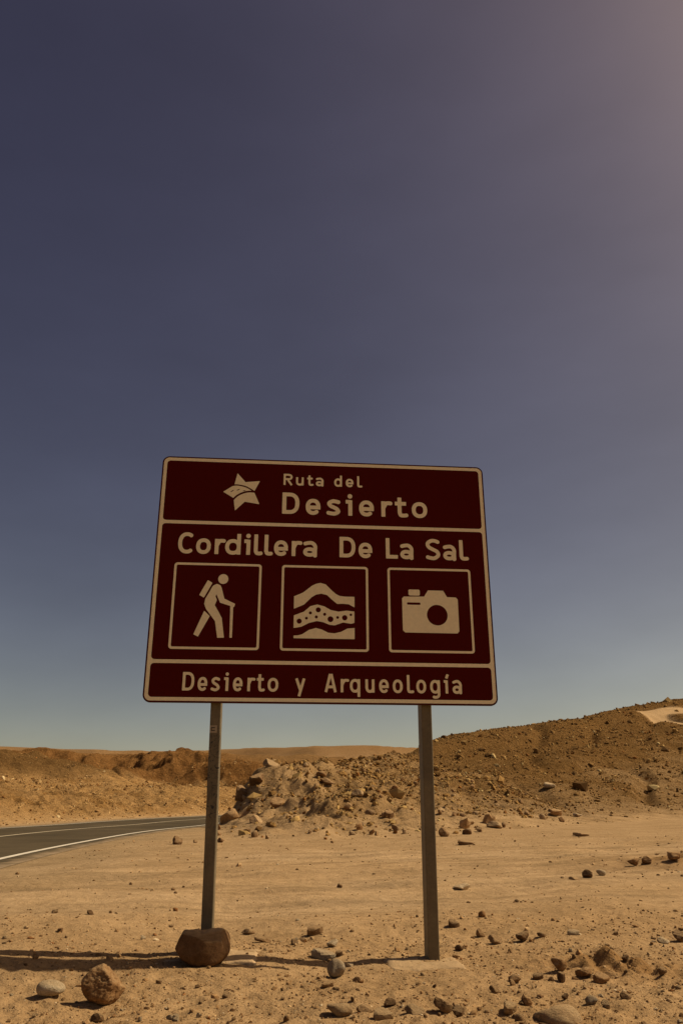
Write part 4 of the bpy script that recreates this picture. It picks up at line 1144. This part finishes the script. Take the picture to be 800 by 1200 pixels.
# gravel nobody could count: one object each for the flat and the hillside
def gravel(name, label, n_, sampler, size, seed, pal, prob, flat=(0.4, 0.8)):
    rg = np.random.RandomState(seed)
    D, F = ICO[1]
    x, y = sampler(rg, n_)
    n_ = len(x)
    z = terrain(x, y, None)
    s = size(rg, x, y)
    var = []
    for k in range(10):
        V_, _ = rock_shape(300 + k, 1, 'angular'); var.append(V_)
    var = np.array(var)
    Vb = var[rg.randint(0, 10, n_)]                              # n, 12, 3
    a = rg.rand(n_) * 6.283; ca, sa = np.cos(a), np.sin(a)
    sx = s * rg.uniform(.8, 1.3, n_); sy = s * rg.uniform(.6, 1.0, n_); sz = s * rg.uniform(flat[0], flat[1], n_)
    X = Vb[:, :, 0] * sx[:, None]; Y = Vb[:, :, 1] * sy[:, None]; Z = Vb[:, :, 2] * sz[:, None]
    ti = rg.uniform(-.35, .35, n_)[:, None]
    X, Z = X * np.cos(ti) - Z * np.sin(ti), X * np.sin(ti) + Z * np.cos(ti)
    X, Y = X * ca[:, None] - Y * sa[:, None], X * sa[:, None] + Y * ca[:, None]
    V = np.stack([X + x[:, None], Y + y[:, None], Z + (z + sz * 0.14)[:, None]], -1).reshape(-1, 3)
    FF = (F[None] + (np.arange(n_) * D.shape[0])[:, None, None]).reshape(-1, 3)
    ci = rg.choice(len(pal), n_, p=prob)
    col = np.array(pal)[ci] * rg.uniform(.8, 1.2, n_)[:, None]
    col = np.repeat(col, D.shape[0], axis=0)
    o = link(name, mesh_np(name, V, FF, False, col), M_gravel)
    tag(o, label, None, None, 'stuff')

PAL = [(0.13, 0.073, 0.034), (0.21, 0.122, 0.055), (0.30, 0.178, 0.08), (0.40, 0.265, 0.135), (0.52, 0.40, 0.25), (0.24, 0.11, 0.04)]
def near_sampler(rg, n_):
    xs = []; ys = []; tot = 0
    while tot < n_:
        u = rg.uniform(-0.58, 0.58, 20000); r_ = 3.4 * (24 / 3.4) ** (rg.rand(20000) ** 1.35)
        x = u * r_; y = r_
        d_ = np.clip(1.15 - (y - 0.35 * x + 0.9 * noise2(x / 1.5, y / 1.5, 3) - 4.9) / 2.6, 0.10, 1)
        d_ *= 0.35 + 0.9 * smooth01(-0.35, 0.35, noise2(x / 0.8, y / 0.8, 80) + 0.6 * noise2(x / .3, y / .3, 81))
        d_ += 0.8 * np.exp(-(((x - 1.55 - 0.25 * (5.5 - y)) / 0.42) ** 2 + ((y - 5.25) / 0.36) ** 2))
        d_ += 0.8 * np.exp(-(((x - 5.4) / 1.4) ** 2 + ((y - 12.6 - 0.3 * (x - 5.4)) / 1.0) ** 2))
        k = rg.rand(20000) < d_
        dr, _, _ = polyline_dist(x, y, ROAD); k &= dr > 4.6
        xs.append(x[k]); ys.append(y[k]); tot += k.sum()
    return np.concatenate(xs)[:n_], np.concatenate(ys)[:n_]
gravel('gravel', 'loose gravel and grit on the flat around the sign', 24000, near_sampler,
       lambda rg, x, y: 0.0075 * (y / 5) ** 0.75 * np.exp(rg.normal(0, 0.55, len(x))), 5, PAL, [.10, .18, .32, .28, .06, .06])
PAL_HILL = [(a, b * 0.97, c * 0.72) for a, b, c in PAL]
def hill_sampler(rg, n_):
    xs = []; ys = []; tot = 0
    while tot < n_:
        u = rg.uniform(-0.25, 0.60, 20000); r_ = 20 * (105 / 20) ** rg.rand(20000)
        x = u * r_; y = r_
        _, m = terrain(x, y, None, True)
        d_ = (m['hf'] > 0.015) * (0.12 + 0.88 * m['hd']) * (0.30 + 0.7 * smooth01(0.1, 0.6, m['hf'] + .3 * noise2(x / 3, y / 3, 84))) * (1 - .95 * m['tr'])
        d_ *= 0.3 + 0.9 * smooth01(-.3, .3, noise2(x / 2.2, y / 2.2, 82) + .5 * noise2(x / .8, y / .8, 83))
        k = (rg.rand(20000) < d_) & (m['dR'] > 6)
        xs.append(x[k]); ys.append(y[k]); tot += k.sum()
    return np.concatenate(xs)[:n_], np.concatenate(ys)[:n_]
gravel('hillside_gravel', 'dark stones strewn over the hillside and mound behind the sign', 23000, hill_sampler,
       lambda rg, x, y: 0.034 * (y / 30) ** 0.8 * np.exp(rg.normal(0, 0.72, len(x))), 6, PAL_HILL, [.16, .34, .26, .14, .03, .07], (.5, 1.0))
def bank_sampler(rg, n_):
    xs = []; ys = []; tot = 0
    while tot < n_:
        u = rg.uniform(-0.62, -0.06, 20000); r_ = 26 * (120 / 26) ** rg.rand(20000)
        x = u * r_; y = r_
        _, m = terrain(x, y, None, True)
        d_ = (m['left'] > 5.5) * (0.3 + 0.6 * m['bl'])
        k = rg.rand(20000) < d_
        xs.append(x[k]); ys.append(y[k]); tot += k.sum()
    return np.concatenate(xs)[:n_], np.concatenate(ys)[:n_]
gravel('bank_gravel', 'ochre stones on the bank beyond the road', 7500, bank_sampler,
       lambda rg, x, y: 0.065 * (y / 50) ** 0.75 * np.exp(rg.normal(0, 0.5, len(x))), 8, [(a * 1.15, b * 1.15, c) for a, b, c in PAL], [.03, .15, .40, .28, .04, .10], (.5, 1.0))

def mound_sampler(rg, n_):
    xs = []; ys = []; tot = 0
    while tot < n_:
        x = rg.uniform(-5.5, 9, 20000); y = rg.uniform(21.5, 50, 20000)
        _, m = terrain(x, y, None, True)
        d_ = (m['hf'] > 0.01) * m['mound'] * smooth01(-.25, .4, noise2(x / 1.6, y / 1.6, 85) + .6 * noise2(x / .6, y / .6, 86)) * (0.10 + 0.90 * smooth01(0.08, .5, m['hf']))
        k = (rg.rand(20000) < d_) & (m['dR'] > 5.2)
        xs.append(x[k]); ys.append(y[k]); tot += k.sum()
    return np.concatenate(xs)[:n_], np.concatenate(ys)[:n_]
gravel('mound_rubble', 'coarse brown rubble on the mound behind the sign', 4200, mound_sampler,
       lambda rg, x, y: 0.062 * np.exp(rg.normal(0, 0.65, len(x))), 9, PAL_HILL, [.06, .16, .30, .36, .05, .07], (.5, 1.0))

# things whose look and zone agree are told apart by their order from left to right
by_label = {}
for o in list(COL.objects):
    if o.parent is None and o.get('group') in ('small loose stones around the sign', 'rocks in the rubble behind the sign'):
        by_label.setdefault(o['label'], []).append(o)
ORD = ['first', 'second', 'third', 'fourth', 'fifth', 'sixth', 'seventh', 'eighth', 'ninth', 'tenth', 'eleventh', 'twelfth', 'thirteenth', 'fourteenth', 'fifteenth']
for lab, os_ in by_label.items():
    if len(os_) > 1:
        os_.sort(key=lambda o: o.location.x / o.location.y)
        for i_, o in enumerate(os_[:15]):
            o['label'] = lab + (', ' + ORD[i_] + ' from left')
